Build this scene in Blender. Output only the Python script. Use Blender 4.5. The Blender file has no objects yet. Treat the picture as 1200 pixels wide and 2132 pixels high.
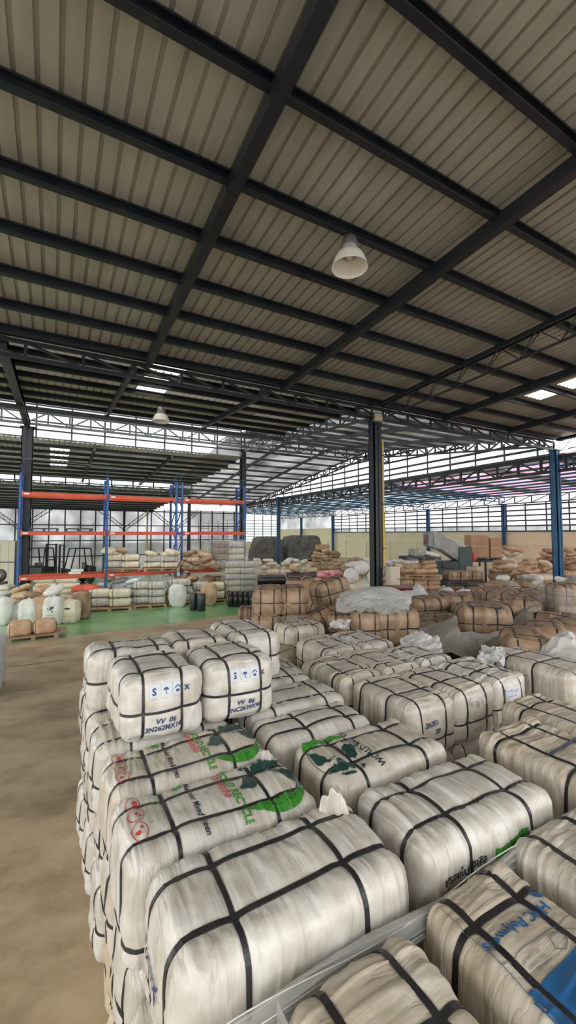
import bpy, math, random
import numpy as np
from mathutils import Vector, Matrix
random.seed(7)
C = bpy.context.scene.collection
PI = math.pi
R = math.radians
CAMH = 2.9
YAW = R(29.25)

# ------------------------------------------------------------------ materials
def mat(name, col, rough=.6, metal=0., col2=None, scale=5., detail=4., bump=0., bscale=60., stretch=(1, 1, 1), spec=.5, lo=.35, hi=.65, coat=0.):
    m = bpy.data.materials.new(name); m.use_nodes = True
    nt = m.node_tree; N = nt.nodes; L = nt.links
    b = N['Principled BSDF']
    b.inputs['Base Color'].default_value = (*col, 1)
    b.inputs['Roughness'].default_value = rough
    b.inputs['Metallic'].default_value = metal
    b.inputs['Specular IOR Level'].default_value = spec
    if coat: b.inputs['Coat Weight'].default_value = coat
    tc = N.new('ShaderNodeTexCoord'); mp = N.new('ShaderNodeMapping'); mp.inputs['Scale'].default_value = stretch
    L.new(tc.outputs['Object'], mp.inputs['Vector'])
    if col2 is not None:
        no = N.new('ShaderNodeTexNoise'); no.inputs['Scale'].default_value = scale; no.inputs['Detail'].default_value = detail
        L.new(mp.outputs[0], no.inputs['Vector'])
        cr = N.new('ShaderNodeValToRGB'); cr.color_ramp.elements[0].position = lo; cr.color_ramp.elements[1].position = hi
        cr.color_ramp.elements[0].color = (*col, 1); cr.color_ramp.elements[1].color = (*col2, 1)
        L.new(no.outputs['Fac'], cr.inputs[0]); L.new(cr.outputs[0], b.inputs['Base Color'])
    if bump:
        n2 = N.new('ShaderNodeTexNoise'); n2.inputs['Scale'].default_value = bscale; n2.inputs['Detail'].default_value = 3
        L.new(mp.outputs[0], n2.inputs['Vector'])
        bp = N.new('ShaderNodeBump'); bp.inputs['Strength'].default_value = bump; bp.inputs['Distance'].default_value = .01
        L.new(n2.outputs['Fac'], bp.inputs['Height']); L.new(bp.outputs[0], b.inputs['Normal'])
    return m

def film_mat(name, col, trans, rough=.25, bump=.4, bscale=25):
    """thin plastic: part clear, part milky, with a glossy skin"""
    m = mat(name, col, rough, bump=bump, bscale=bscale, spec=.8)
    nt = m.node_tree; N = nt.nodes; L = nt.links
    b = N['Principled BSDF']; o = N['Material Output']
    t = N.new('ShaderNodeBsdfTransparent'); t.inputs[0].default_value = (.95, .96, .97, 1)
    tl = N.new('ShaderNodeBsdfTranslucent'); tl.inputs[0].default_value = (*col, 1)
    m1 = N.new('ShaderNodeMixShader'); m1.inputs[0].default_value = .25
    L.new(b.outputs[0], m1.inputs[1]); L.new(tl.outputs[0], m1.inputs[2])
    m2 = N.new('ShaderNodeMixShader'); m2.inputs[0].default_value = trans
    L.new(m1.outputs[0], m2.inputs[1]); L.new(t.outputs[0], m2.inputs[2]); L.new(m2.outputs[0], o.inputs['Surface'])
    return m

def panel_mat(name, tint, trans, dcol=(.75, .77, .78), var=.12):
    """translucent roofing / louvre sheet that lets the sky through"""
    m = bpy.data.materials.new(name); m.use_nodes = True
    N = m.node_tree.nodes; L = m.node_tree.links; N.remove(N['Principled BSDF'])
    d = N.new('ShaderNodeBsdfDiffuse'); d.inputs[0].default_value = (*dcol, 1)
    t = N.new('ShaderNodeBsdfTransparent'); t.inputs[0].default_value = (*tint, 1)
    tc = N.new('ShaderNodeTexCoord'); no = N.new('ShaderNodeTexNoise'); no.inputs['Scale'].default_value = .6
    L.new(tc.outputs['Object'], no.inputs['Vector'])
    mr = N.new('ShaderNodeMapRange'); mr.inputs['From Min'].default_value = .3; mr.inputs['From Max'].default_value = .7
    mr.inputs['To Min'].default_value = max(0, trans - var); mr.inputs['To Max'].default_value = trans + var
    L.new(no.outputs['Fac'], mr.inputs['Value'])
    mx = N.new('ShaderNodeMixShader'); L.new(mr.outputs[0], mx.inputs[0])
    L.new(d.outputs[0], mx.inputs[1]); L.new(t.outputs[0], mx.inputs[2]); L.new(mx.outputs[0], N['Material Output'].inputs['Surface'])
    return m

M = {}
def bale_mat(name, a, b_, rough=.30, sc=7., spec=.6):
    m = mat(name, a, rough, col2=b_, scale=sc, detail=6, spec=spec)
    nt = m.node_tree; N = nt.nodes; L = nt.links; b = N['Principled BSDF']
    tc = [n for n in N if n.type == 'TEX_COORD'][0]
    mp = N.new('ShaderNodeMapping'); mp.inputs['Scale'].default_value = (11, 1.8, 1.8); L.new(tc.outputs['Object'], mp.inputs[0])
    n1 = N.new('ShaderNodeTexNoise'); n1.inputs['Scale'].default_value = 1; n1.inputs['Detail'].default_value = 4; L.new(mp.outputs[0], n1.inputs['Vector'])
    n2 = N.new('ShaderNodeTexNoise'); n2.inputs['Scale'].default_value = 16; n2.inputs['Detail'].default_value = 5; L.new(tc.outputs['Object'], n2.inputs['Vector'])
    r1 = N.new('ShaderNodeMath'); r1.operation = 'SUBTRACT'; r1.inputs[1].default_value = .5; L.new(n1.outputs['Fac'], r1.inputs[0])
    r2 = N.new('ShaderNodeMath'); r2.operation = 'ABSOLUTE'; L.new(r1.outputs[0], r2.inputs[0])
    r3 = N.new('ShaderNodeMath'); r3.operation = 'POWER'; r3.inputs[1].default_value = .5; L.new(r2.outputs[0], r3.inputs[0])
    ad = N.new('ShaderNodeMath'); ad.operation = 'MULTIPLY_ADD'; ad.inputs[1].default_value = .5
    L.new(n2.outputs['Fac'], ad.inputs[0]); L.new(r3.outputs[0], ad.inputs[2])
    bp = N.new('ShaderNodeBump'); bp.inputs['Strength'].default_value = .6; bp.inputs['Distance'].default_value = .018
    L.new(ad.outputs[0], bp.inputs['Height']); L.new(bp.outputs[0], b.inputs['Normal'])
    return m
M['white'] = bale_mat('white_woven_plastic', (.52, .485, .42), (.69, .67, .62))
M['white2'] = bale_mat('grey_white_woven_plastic', (.50, .45, .37), (.66, .62, .55))
M['cream'] = bale_mat('cream_woven_plastic', (.48, .38, .24), (.62, .54, .40), rough=.5)
M['canvas'] = bale_mat('beige_kraft_fabric', (.48, .41, .31), (.62, .57, .48), rough=.6, spec=.3)
M['brown'] = bale_mat('brown_woven_plastic', (.26, .165, .095), (.42, .295, .19), rough=.5, sc=5)
M['tan'] = mat('tan_sack', (.44, .29, .16), .6, col2=(.62, .47, .31), scale=4, bump=.8, bscale=14)
M['brownsack'] = mat('brown_sack', (.25, .165, .10), .65, col2=(.42, .30, .20), scale=4, bump=.8, bscale=14)
M['orange'] = mat('orange_sack', (.58, .36, .20), .6, col2=(.68, .50, .34), scale=4, bump=.8, bscale=14)
M['creamsack'] = mat('cream_sack', (.68, .60, .43), .55, col2=(.84, .78, .64), scale=4, bump=.8, bscale=14)
M['whitesack'] = mat('white_sack', (.66, .66, .62), .5, col2=(.82, .82, .80), scale=4, bump=.8, bscale=14)
M['greysack'] = mat('grey_sack', (.30, .29, .26), .6, col2=(.48, .46, .42), scale=4, bump=.7, bscale=14)
M['bluewhite'] = mat('blue_white_sack', (.55, .60, .66), .5, col2=(.78, .80, .82), scale=4, bump=.8, bscale=14)
M['red'] = mat('red_sack', (.60, .07, .04), .5, col2=(.70, .13, .08), bump=.5, bscale=15)
M['pink'] = mat('pink_sack', (.72, .26, .27), .5, col2=(.80, .42, .42), bump=.5, bscale=15)
M['strap'] = mat('black_strap', (.018, .018, .022), .42, col2=(.035, .033, .032), scale=9)
M['steel'] = mat('navy_painted_steel', (.007, .011, .02), .42, metal=.0, col2=(.018, .021, .027), scale=2.5)
M['truss'] = mat('grey_blue_painted_steel', (.05, .065, .08), .5, col2=(.10, .115, .12), scale=2)
M['bluesteel'] = mat('blue_painted_steel', (.015, .085, .20), .4, col2=(.03, .14, .28), scale=2)
M['rackblue'] = mat('blue_rack_paint', (.03, .10, .33), .4, col2=(.05, .15, .40), scale=2)
M['rackred'] = mat('orange_red_rack_paint', (.55, .075, .03), .42, col2=(.62, .11, .05), scale=2)
M['yellow'] = mat('yellow_paint', (.62, .42, .06), .5, col2=(.70, .50, .12))
M['wood'] = mat('pallet_wood', (.32, .22, .13), .7, col2=(.46, .34, .22), scale=3, stretch=(1, 8, 1), bump=.3)
M['darkwood'] = mat('dark_pallet', (.05, .055, .07), .6, col2=(.10, .10, .11), scale=3)
M['card'] = mat('cardboard', (.42, .26, .14), .75, col2=(.50, .33, .20), scale=2)
M['lamp'] = mat('frosted_reflector', (.72, .70, .64), .35, col2=(.80, .78, .74), scale=6, spec=.6)
M['lampmetal'] = mat('cast_aluminium', (.22, .22, .22), .4, metal=.7)
M['glass'] = mat('lamp_lens', (.55, .50, .36), .2, spec=.8)
M['beigepaint'] = mat('cream_wall_paint', (.78, .70, .44), .7, col2=(.83, .77, .55), scale=.7)
M['panelbeige'] = mat('beige_enamel', (.60, .55, .42), .4)
M['darkred'] = mat('dark_red_enamel', (.16, .012, .015), .35)
M['black'] = mat('black_plastic', (.012, .012, .014), .3, col2=(.03, .03, .033), spec=.6)
M['dkgreen'] = mat('dark_green_enamel', (.025, .06, .06), .4, col2=(.045, .085, .085))
M['greyduct'] = mat('grey_sheet_metal', (.18, .20, .20), .4, metal=.3, col2=(.26, .27, .26))
M['ink'] = mat('blue_marker_ink', (.03, .05, .16), .5)
M['inkblack'] = mat('black_marker_ink', (.015, .02, .03), .5)
M['printgreen'] = mat('green_print', (.035, .22, .02), .4, col2=(.06, .32, .035), scale=14)
M['printdark'] = mat('dark_green_print', (.014, .055, .045), .4)
M['printred'] = mat('red_print', (.50, .06, .05), .5)
M['printpale'] = mat('pale_green_print', (.30, .42, .22), .5)
M['printblue'] = mat('blue_print', (.02, .12, .30), .45)
M['printnavy'] = mat('faded_navy_print', (.10, .11, .17), .5)
M['printgrey'] = mat('grey_print', (.20, .20, .20), .5)
M['sticker'] = mat('pale_blue_label', (.60, .66, .74), .5)
M['whitetag'] = mat('white_tag', (.8, .8, .76), .5)
M['film'] = film_mat('clear_plastic_film', (.72, .72, .69), .66, .18, .6, 22)
M['filmwhite'] = film_mat('milky_plastic_film', (.78, .78, .76), .10, .25, .8, 16)
M['filmgrey'] = film_mat('grey_plastic_film', (.46, .43, .38), .12, .35, .6, 12)
M['wrap'] = film_mat('stretch_wrap', (.84, .83, .80), .88, .15, .9, 14)
M['cover'] = mat('dark_tarpaulin', (.09, .09, .08), .7, col2=(.20, .19, .17), scale=1.2, bump=.6, bscale=6)
M['roofsheet'] = mat('galvanised_roof_sheet', (.355, .355, .32), .40, metal=.25, col2=(.43, .425, .385), scale=1.6, stretch=(4, .6, 1), bump=.05, bscale=30)
M['roofdim'] = panel_mat('brightened_roof_sheet', (1, .97, .9), .025, (.44, .41, .35), .02)  # faint transparency added to lighten roof undersides that get little daylight
M['wallsheet'] = panel_mat('white_ribbed_wall_sheet', (.92, .95, 1), .16, (.66, .67, .68))  # opaque cladding made partly see-through, so added skylight brightens the wall
M['skylight'] = panel_mat('skylight_sheet', (1, .96, .84), .75)
M['roofpale'] = panel_mat('half_translucent_roof_sheet', (.95, .97, 1), .14, (.42, .42, .40))
M['louvre'] = panel_mat('translucent_wall_sheet', (.95, .98, 1), .55)
M['louvrepink'] = panel_mat('translucent_wall_sheet_lilac', (.95, .9, .98), .5)
M['dimlouvre'] = panel_mat('aged_translucent_sheet', (.8, .84, .86), .22, (.35, .37, .38))
M['pinkroof'] = panel_mat('pink_translucent_roof', (1, .66, .78), .34, (.60, .45, .55))
M['blueroof'] = panel_mat('pale_blue_translucent_roof', (.7, .9, 1), .32, (.38, .48, .55))

def floor_material(name):
    m = mat(name, (.3, .23, .155), .42)
    nt = m.node_tree; N = nt.nodes; L = nt.links; b = N['Principled BSDF']
    tc = [n for n in N if n.type == 'TEX_COORD'][0]
    n1 = N.new('ShaderNodeTexNoise'); n1.inputs['Scale'].default_value = .9; n1.inputs['Detail'].default_value = 8; n1.inputs['Roughness'].default_value = .65
    mp = N.new('ShaderNodeMapping'); mp.inputs['Scale'].default_value = (1, 1.4, 1); mp.inputs['Rotation'].default_value = (0, 0, .6)
    L.new(tc.outputs['Object'], mp.inputs[0]); L.new(mp.outputs[0], n1.inputs['Vector'])
    cr = N.new('ShaderNodeValToRGB'); e = cr.color_ramp.elements
    e[0].position = .33; e[0].color = (.26, .185, .11, 1); e[1].position = .68; e[1].color = (.60, .49, .33, 1)
    x = cr.color_ramp.elements.new(.5); x.color = (.45, .35, .22, 1)
    L.new(n1.outputs['Fac'], cr.inputs[0]); L.new(cr.outputs[0], b.inputs['Base Color'])
    n2 = N.new('ShaderNodeTexNoise'); n2.inputs['Scale'].default_value = 2.5; n2.inputs['Detail'].default_value = 5
    L.new(tc.outputs['Object'], n2.inputs['Vector'])
    mr = N.new('ShaderNodeMapRange'); mr.inputs['To Min'].default_value = .22; mr.inputs['To Max'].default_value = .6
    L.new(n2.outputs['Fac'], mr.inputs['Value']); L.new(mr.outputs[0], b.inputs['Roughness'])
    return m
M['floor'] = floor_material('stained_concrete')
M['epoxy'] = mat('green_epoxy_paint', (.15, .36, .14), .22, col2=(.24, .47, .22), scale=.8, detail=6, spec=.6)
M['ground'] = mat('outdoor_concrete', (.34, .33, .31), .8, col2=(.40, .39, .36), scale=.4)

# ------------------------------------------------------------------ mesh helpers
class MB:
    def __init__(s): s.v = []; s.f = []
    def add(s, vs, fs):
        o = len(s.v); s.v += [tuple(v) for v in vs]; s.f += [tuple(i + o for i in f) for f in fs]; return s
    def box(s, x0, x1, y0, y1, z0, z1):
        return s.add([(x0, y0, z0), (x1, y0, z0), (x1, y1, z0), (x0, y1, z0), (x0, y0, z1), (x1, y0, z1), (x1, y1, z1), (x0, y1, z1)],
                     [(0, 3, 2, 1), (4, 5, 6, 7), (0, 1, 5, 4), (1, 2, 6, 5), (2, 3, 7, 6), (3, 0, 4, 7)])
    def bar(s, a, b, w, h=None, up=(0, 0, 1)):
        h = h or w; a = Vector(a); b = Vector(b); d = (b - a).normalized(); up = Vector(up)
        if abs(d.dot(up)) > .98: up = Vector((0, 1, 0))
        r = d.cross(up).normalized(); u = r.cross(d).normalized()
        vs = [p + r * (sx * w / 2) + u * (sz * h / 2) for p in (a, b) for sx, sz in ((-1, -1), (1, -1), (1, 1), (-1, 1))]
        return s.add(vs, [(0, 1, 2, 3), (7, 6, 5, 4), (0, 4, 5, 1), (1, 5, 6, 2), (2, 6, 7, 3), (3, 7, 4, 0)])
    def cchannel(s, a, b, w, h):
        """C section: web plus two flanges with lips"""
        a = Vector(a); b = Vector(b); d = (b - a).normalized(); r = d.cross(Vector((0, 0, 1))).normalized(); u = r.cross(d)
        t = .006
        for (ox, oz, ww, hh) in ((-w / 2, 0, t, h), (0, h / 2, w, t), (0, -h / 2, w, t), (w / 2, h / 2 - .012, t, .024), (w / 2, -h / 2 + .012, t, .024)):
            s.bar(a + r * ox + u * oz, b + r * ox + u * oz, ww, hh)
        return s
    def lathe(s, prof, n=24, c=(0, 0, 0), ax='z', cap=True):
        o = []
        for (r, z) in prof:
            for k in range(n):
                t = 2 * PI * k / n; p = (r * math.cos(t), r * math.sin(t), z)
                if ax == 'x': p = (z, p[0], p[1])
                if ax == 'y': p = (p[0], z, p[1])
                o.append((p[0] + c[0], p[1] + c[1], p[2] + c[2]))
        f = [(i * n + k, i * n + (k + 1) % n, (i + 1) * n + (k + 1) % n, (i + 1) * n + k) for i in range(len(prof) - 1) for k in range(n)]
        if cap: f += [tuple(range(n))[::-1], tuple((len(prof) - 1) * n + k for k in range(n))]
        return s.add(o, f)
    def tube(s, pts, r, n=8):
        pts = [Vector(p) for p in pts]; o = []
        for i, p in enumerate(pts):
            d = (pts[min(i + 1, len(pts) - 1)] - pts[max(i - 1, 0)]).normalized()
            up = Vector((0, 0, 1)) if abs(d.z) < .9 else Vector((1, 0, 0))
            a = d.cross(up).normalized(); b = a.cross(d)
            for k in range(n): t = 2 * PI * k / n; o.append(p + a * (r * math.cos(t)) + b * (r * math.sin(t)))
        f = [(i * n + k, i * n + (k + 1) % n, (i + 1) * n + (k + 1) % n, (i + 1) * n + k) for i in range(len(pts) - 1) for k in range(n)]
        f += [tuple(range(n))[::-1], tuple((len(pts) - 1) * n + k for k in range(n))]
        return s.add(o, f)
    def prism(s, poly, y0, y1, ax='y'):
        n = len(poly); vs = []
        for yy in (y0, y1):
            for (a, b) in poly: vs.append((a, yy, b) if ax == 'y' else ((yy, a, b) if ax == 'x' else (a, b, yy)))
        return s.add(vs, [tuple(range(n)), tuple(range(2 * n - 1, n - 1, -1))] + [(i, i + n, (i + 1) % n + n, (i + 1) % n) for i in range(n)])
    def mesh(s, name, m, smooth=False):
        me = bpy.data.meshes.new(name); me.from_pydata(s.v, [], s.f); me.materials.append(M[m] if isinstance(m, str) else m)
        if smooth: me.polygons.foreach_set('use_smooth', [True] * len(me.polygons))
        me.update(); return me
    def build(s, name, m, parent=None, smooth=False, bevel=0):
        o = link(name, s.mesh(name, m, smooth), parent)
        if bevel:
            b = o.modifiers.new('bevel', 'BEVEL'); b.width = bevel; b.segments = 2; b.limit_method = 'ANGLE'
        return o

def link(name, me, parent=None):
    o = bpy.data.objects.new(name, me); C.objects.link(o)
    if parent is not None: o.parent = parent
    return o
def tag(o, label, cat, group=None, kind=None):
    o['label'] = label; o['category'] = cat
    if group: o['group'] = group
    if kind: o['kind'] = kind
    return o
def thing(name, label, cat, loc=(0, 0, 0), rz=0, group=None):
    o = link(name, None); o.location = loc; o.rotation_euler = (0, 0, rz); return tag(o, label, cat, group)
def struct(o): o['kind'] = 'structure'; return o
def dup(root, loc, rot=(0, 0, 0), label=None, group=None, scale=None, mats=None):
    r = root.copy(); C.objects.link(r); r.location = loc; r.rotation_euler = rot
    if scale: r.scale = scale
    if label: r['label'] = label
    if group: r['group'] = group
    elif 'group' in r: del r['group']
    for ch in root.children:
        c = ch.copy(); C.objects.link(c); c.parent = r
        for g in ch.children:
            d = g.copy(); C.objects.link(d); d.parent = c
    return r
ORD = ['first', 'second', 'third', 'fourth', 'fifth', 'sixth', 'seventh', 'eighth', 'ninth', 'tenth', 'eleventh', 'twelfth', 'thirteenth', 'fourteenth', 'fifteenth', 'sixteenth']

# ------------------------------------------------------------------ noise
_rs = np.random.RandomState(3); _tab = _rs.rand(4096)
def _h(i, j, k):
    return _tab[((i * 73856093) ^ (j * 19349663) ^ (k * 83492791)) & 4095]
def noise(x, y, z):
    x, y, z = np.broadcast_arrays(np.asarray(x, float), y, z)
    i, j, k = np.floor(x).astype(np.int64), np.floor(y).astype(np.int64), np.floor(z).astype(np.int64)
    u, v, w = x - i, y - j, z - k
    u, v, w = u * u * (3 - 2 * u), v * v * (3 - 2 * v), w * w * (3 - 2 * w)
    r = 0
    for a in (0, 1):
        for b in (0, 1):
            for c in (0, 1):
                r = r + _h(i + a, j + b, k + c) * (u if a else 1 - u) * (v if b else 1 - v) * (w if c else 1 - w)
    return r * 2 - 1

# ------------------------------------------------------------------ strapped bales
class Bale:
    """soft compressed bale: long axis x; two rings across, two along, one around the middle"""
    def __init__(s, L=1., W=.52, H=.48, r=.078, tx=(-.26, .28), ly=(-.13, .13), hz=(-.03,), wr=.008, bulge=.016, seed=0, sw=.018):
        s.h = np.array([L / 2, W / 2, H / 2]); s.r = r; s.tx, s.ly, s.hz = tx, ly, hz; s.wr = wr; s.b = bulge; s.seed = seed * 17.3; s.sw = sw; s.ax = 1.9 if len(tx) and sw < .03 else 1
    def surf(s, p, off=0., wrinkle=True):
        p = np.asarray(p, float); h = s.h; r = s.r
        # corners of different softness
        c = np.clip(p, -(h - r), h - r); d = p - c
        ln = np.linalg.norm(d, axis=-1, keepdims=True); n = d / np.maximum(ln, 1e-9)
        base = c + n * r
        x, y, z = base[..., 0], base[..., 1], base[..., 2]; nx, ny, nz = n[..., 0], n[..., 1], n[..., 2]
        q = s.seed
        cx, cy, cz = np.clip(1 - (x / h[0]) ** 2, 0, 1), np.clip(1 - (y / h[1]) ** 2, 0, 1), np.clip(1 - (z / h[2]) ** 2, 0, 1)
        D = s.b * (nz ** 2 * cx ** .5 * cy + ny ** 2 * cx ** .5 * cz * .8 + nx ** 2 * cy * cz * 1.8)
        D = D + .016 * noise(x * 3.1 + q, y * 3.3 + 5, z * 3.3 + 9) + .009 * noise(x * 7 + q, y * 7, z * 7 + 3)
        mask = 1.
        for fam, cc, nn in ((s.tx, x, nx), (s.ly, y, ny), (s.hz, z, nz)):
            for c0 in fam:
                g = (1 - nn ** 2)
                dd = cc - c0
                D = D - g * (.007 * np.exp(-(dd / .04) ** 2) + .005 * np.exp(-(dd / .016) ** 2))
                mask = mask * (1 - g * np.exp(-(dd / (s.sw * .75)) ** 4))
        w = 0
        side = 1 - nx ** 2
        wx = x + .05 * noise(x * 3 + q, y * 3.5, z * 3.5) + .10 * (y * .8 + z * .35) * np.sign(x + .02)
        wx = x * .5 + wx * .5 + .18 * y * noise(q, x * 1.5, 3.3)
        a = noise(wx * 17 + q, y * 2.2 + q, z * 2.2)
        b = noise(wx * 36 + 1.5 * noise(x * 4, y * 5, z * 5 + q), y * 4 + q, z * 4 + q)
        c2 = noise(wx * 9 + q * 2, y * 6, z * 6 + q)
        amp = .30 + .85 * np.clip(noise(x * 2.2 + 7 + q, y * 2.8, z * 2.8) + .45, 0, 1.2) + .5 * np.abs(x / h[0]) ** 3
        cr = lambda n, k: np.exp(-(n / k) ** 2)
        w = w + side * amp * (1.5 * cr(a, .16) + .75 * cr(b, .22) - .5 + .9 * c2 * .5)
        e = noise(x * 4 + q, y * 15 + 2 * noise(x * 3, y * 3 + q, z * 3), z * 4 + q)
        w = w + nx ** 2 * (1.3 * cr(e, .18) - .3 + .6 * noise(x * 9, y * 8 + q, z * 8))
        if wrinkle: D = D + s.wr * w * mask
        else: D = D + s.wr * .15
        return base + n * (D + off)[..., None]
    def body(s, name, m, dens=40):
        h = s.h; nseg = [max(8, int(dens * k_ * v * 2)) for v, k_ in zip(h, (s.ax, .95, .95))]
        mb = MB(); V = []; F = []; idx = {}
        def axis(k):
            t = np.linspace(-1, 1, nseg[k] + 1)
            t = np.sign(t) * (1 - (1 - np.abs(t)) ** 1.25)   # denser near the rounded edges
            return t * h[k]
        A = [axis(k) for k in range(3)]
        for k in range(3):
            i, j = [(1, 2), (2, 0), (0, 1)][k]
            for sg in (-1, 1):
                u, v = np.meshgrid(A[i], A[j], indexing='ij')
                P = np.zeros(u.shape + (3,)); P[..., i] = u; P[..., j] = v; P[..., k] = sg * h[k]
                nu, nv = u.shape; ids = np.zeros((nu, nv), int)
                for a in range(nu):
                    for b in range(nv):
                        key = (round(P[a, b, 0], 5), round(P[a, b, 1], 5), round(P[a, b, 2], 5))
                        if key not in idx: idx[key] = len(V); V.append(P[a, b])
                        ids[a, b] = idx[key]
                q = np.stack([ids[:-1, :-1], ids[1:, :-1], ids[1:, 1:], ids[:-1, 1:]], -1).reshape(-1, 4)
                if sg < 0: q = q[:, ::-1]
                F += q.tolist()
        V = s.surf(np.array(V))
        mb.v = [tuple(x) for x in V]; mb.f = F
        return mb.mesh(name, m, True)
    def ring(s, fam, c0, n=22):
        """box-section ribbon that follows the bale"""
        ax = {'x': 0, 'y': 1, 'z': 2}[fam]; i, j = [(1, 2), (2, 0), (0, 1)][ax]; h = s.h
        path = []
        for (a0, b0, a1, b1) in ((-1, -1, 1, -1), (1, -1, 1, 1), (1, 1, -1, 1), (-1, 1, -1, -1)):
            for t in np.linspace(0, 1, n, endpoint=False):
                path.append(((a0 + (a1 - a0) * t) * h[i], (b0 + (b1 - b0) * t) * h[j]))
        P = np.zeros((len(path), 4, 3)); P[..., i] = np.array(path)[:, 0, None]; P[..., j] = np.array(path)[:, 1, None]
        wob = .008 * noise(np.arange(len(path)) * .12, s.seed, c0 * 9)
        wob = wob * np.sin(np.linspace(0, PI, len(path))) ** .5
        w = s.sw / 2
        for q, (d, o) in enumerate(((-w, 0.002), (w, 0.002), (w, .0055), (-w, .0055))):
            P[:, q, ax] = c0 + d + wob
        out = np.zeros_like(P)
        ex = .006 if s.sw == .018 and s.b > .02 else (.002 if s.sw < .018 else 0)
        for q, o in enumerate((-.004, -.004, .0045 + ex, .0045 + ex)):
            out[:, q] = s.surf(P[:, q], off=o, wrinkle=False)
        N = len(path); V = out.reshape(-1, 3)
        F = [(4 * a + b, 4 * a + (b + 1) % 4, 4 * ((a + 1) % N) + (b + 1) % 4, 4 * ((a + 1) % N) + b) for a in range(N) for b in range(4)]
        mb = MB(); mb.v = [tuple(v) for v in V]; mb.f = F
        return mb.mesh('strap', 'strap', False)
    # decals: unrolled faces -> box surface
    def map(s, face, uv, off=.0035):
        u, v = uv[:, 0], uv[:, 1]; h = s.h; p = np.zeros((len(u), 3))
        if face == 'top':
            p[:, 0] = u; p[:, 1] = np.clip(v, -h[1], h[1]); p[:, 2] = h[2] - np.maximum(np.abs(v) - h[1], 0)
        elif face == 'left': p[:, 0] = -h[0]; p[:, 1] = -u; p[:, 2] = v
        elif face == 'front': p[:, 0] = u; p[:, 1] = -h[1]; p[:, 2] = v
        elif face == 'side': p[:, 0] = u; p[:, 1] = h[1]; p[:, 2] = v
        return s.surf(p, off=off)

def decal_mesh(bale, face, tris_v, tris_f, m, name, off=.0035):
    V = bale.map(face, np.array(tris_v, float), off)
    mb = MB(); mb.v = [tuple(v) for v in V]; mb.f = [tuple(f) for f in tris_f]
    return mb.mesh(name, m, True)
def inpoly(x, y, poly):
    r = np.zeros(x.shape, bool); n = len(poly)
    for i in range(n):
        x0, y0 = poly[i]; x1, y1 = poly[(i + 1) % n]
        if y0 == y1: continue
        c = ((y0 > y) != (y1 > y)) & (x < (x1 - x0) * (y - y0) / (y1 - y0) + x0)
        r ^= c
    return r
def raster(polys, cell=.004, holes=()):
    xs = [p[0] for q in polys for p in q]; ys = [p[1] for q in polys for p in q]
    gx = np.arange(min(xs) - cell, max(xs) + 2 * cell, cell); gy = np.arange(min(ys) - cell, max(ys) + 2 * cell, cell)
    cx, cy = np.meshgrid(gx[:-1] + cell / 2, gy[:-1] + cell / 2, indexing='ij')
    k = np.zeros(cx.shape, bool)
    for q in polys: k |= inpoly(cx, cy, q)
    for q in holes: k &= ~inpoly(cx, cy, q)
    idx = {}; V = []; F = []
    for a, b in zip(*np.nonzero(k)):
        f = []
        for (i, j) in ((a, b), (a + 1, b), (a + 1, b + 1), (a, b + 1)):
            if (i, j) not in idx: idx[(i, j)] = len(V); V.append((gx[i], gy[j]))
            f.append(idx[(i, j)])
        F.append(f)
    return V, F
def stroke(pts, w, closed=False, step=.01):
    P = []
    n = len(pts)
    for i in range(n if closed else n - 1):
        a = np.array(pts[i]); b = np.array(pts[(i + 1) % n]); k = max(1, int(np.linalg.norm(b - a) / step))
        for t in range(k): P.append(a + (b - a) * t / k)
    if not closed: P.append(np.array(pts[-1]))
    V = []; F = []; N = len(P)
    for i in range(N):
        d = P[(i + 1) % N] - P[i - 1] if closed else P[min(i + 1, N - 1)] - P[max(i - 1, 0)]
        d = d / (np.linalg.norm(d) + 1e-9); nn = np.array((-d[1], d[0])) * w / 2
        V += [tuple(P[i] - nn), tuple(P[i] + nn)]
    for i in range(N if closed else N - 1):
        j = (i + 1) % N; F.append((2 * i, 2 * j, 2 * j + 1, 2 * i + 1))
    return V, F
def ell(cx, cy, rx, ry, n=28, rot=0):
    return [(cx + rx * math.cos(t) * math.cos(rot) - ry * math.sin(t) * math.sin(rot), cy + rx * math.cos(t) * math.sin(rot) + ry * math.sin(t) * math.cos(rot)) for t in [2 * PI * k / n for k in range(n)]]
def merge(*vf):
    V = []; F = []
    for v, f in vf:
        o = len(V); V += list(v); F += [tuple(i + o for i in q) for q in f]
    return V, F
import bmesh
def text(s, x, y, size, rot=0., shear=0., sx=1., maxlen=.02, align='LEFT', bold=0.):
    cu = bpy.data.curves.new('t', 'FONT'); cu.body = s; cu.size = size; cu.align_x = align; cu.shear = shear; cu.offset = bold; cu.resolution_u = 2
    ob = bpy.data.objects.new('t', cu); me = bpy.data.meshes.new_from_object(ob)
    bm = bmesh.new(); bm.from_mesh(me); bmesh.ops.triangulate(bm, faces=bm.faces[:])
    for _ in range(3):
        e = [e for e in bm.edges if e.calc_length() > maxlen]
        if not e: break
        bmesh.ops.subdivide_edges(bm, edges=e, cuts=1); bmesh.ops.triangulate(bm, faces=bm.faces[:])
    c, q = math.cos(rot), math.sin(rot)
    bm.verts.index_update()
    V = [(x + sx * v.co.x * c - v.co.y * q, y + sx * v.co.x * q + v.co.y * c) for v in bm.verts]
    F = [tuple(v.index for v in f.verts) for f in bm.faces]
    bm.free(); bpy.data.objects.remove(ob); bpy.data.curves.remove(cu); bpy.data.meshes.remove(me)
    return V, F

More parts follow.
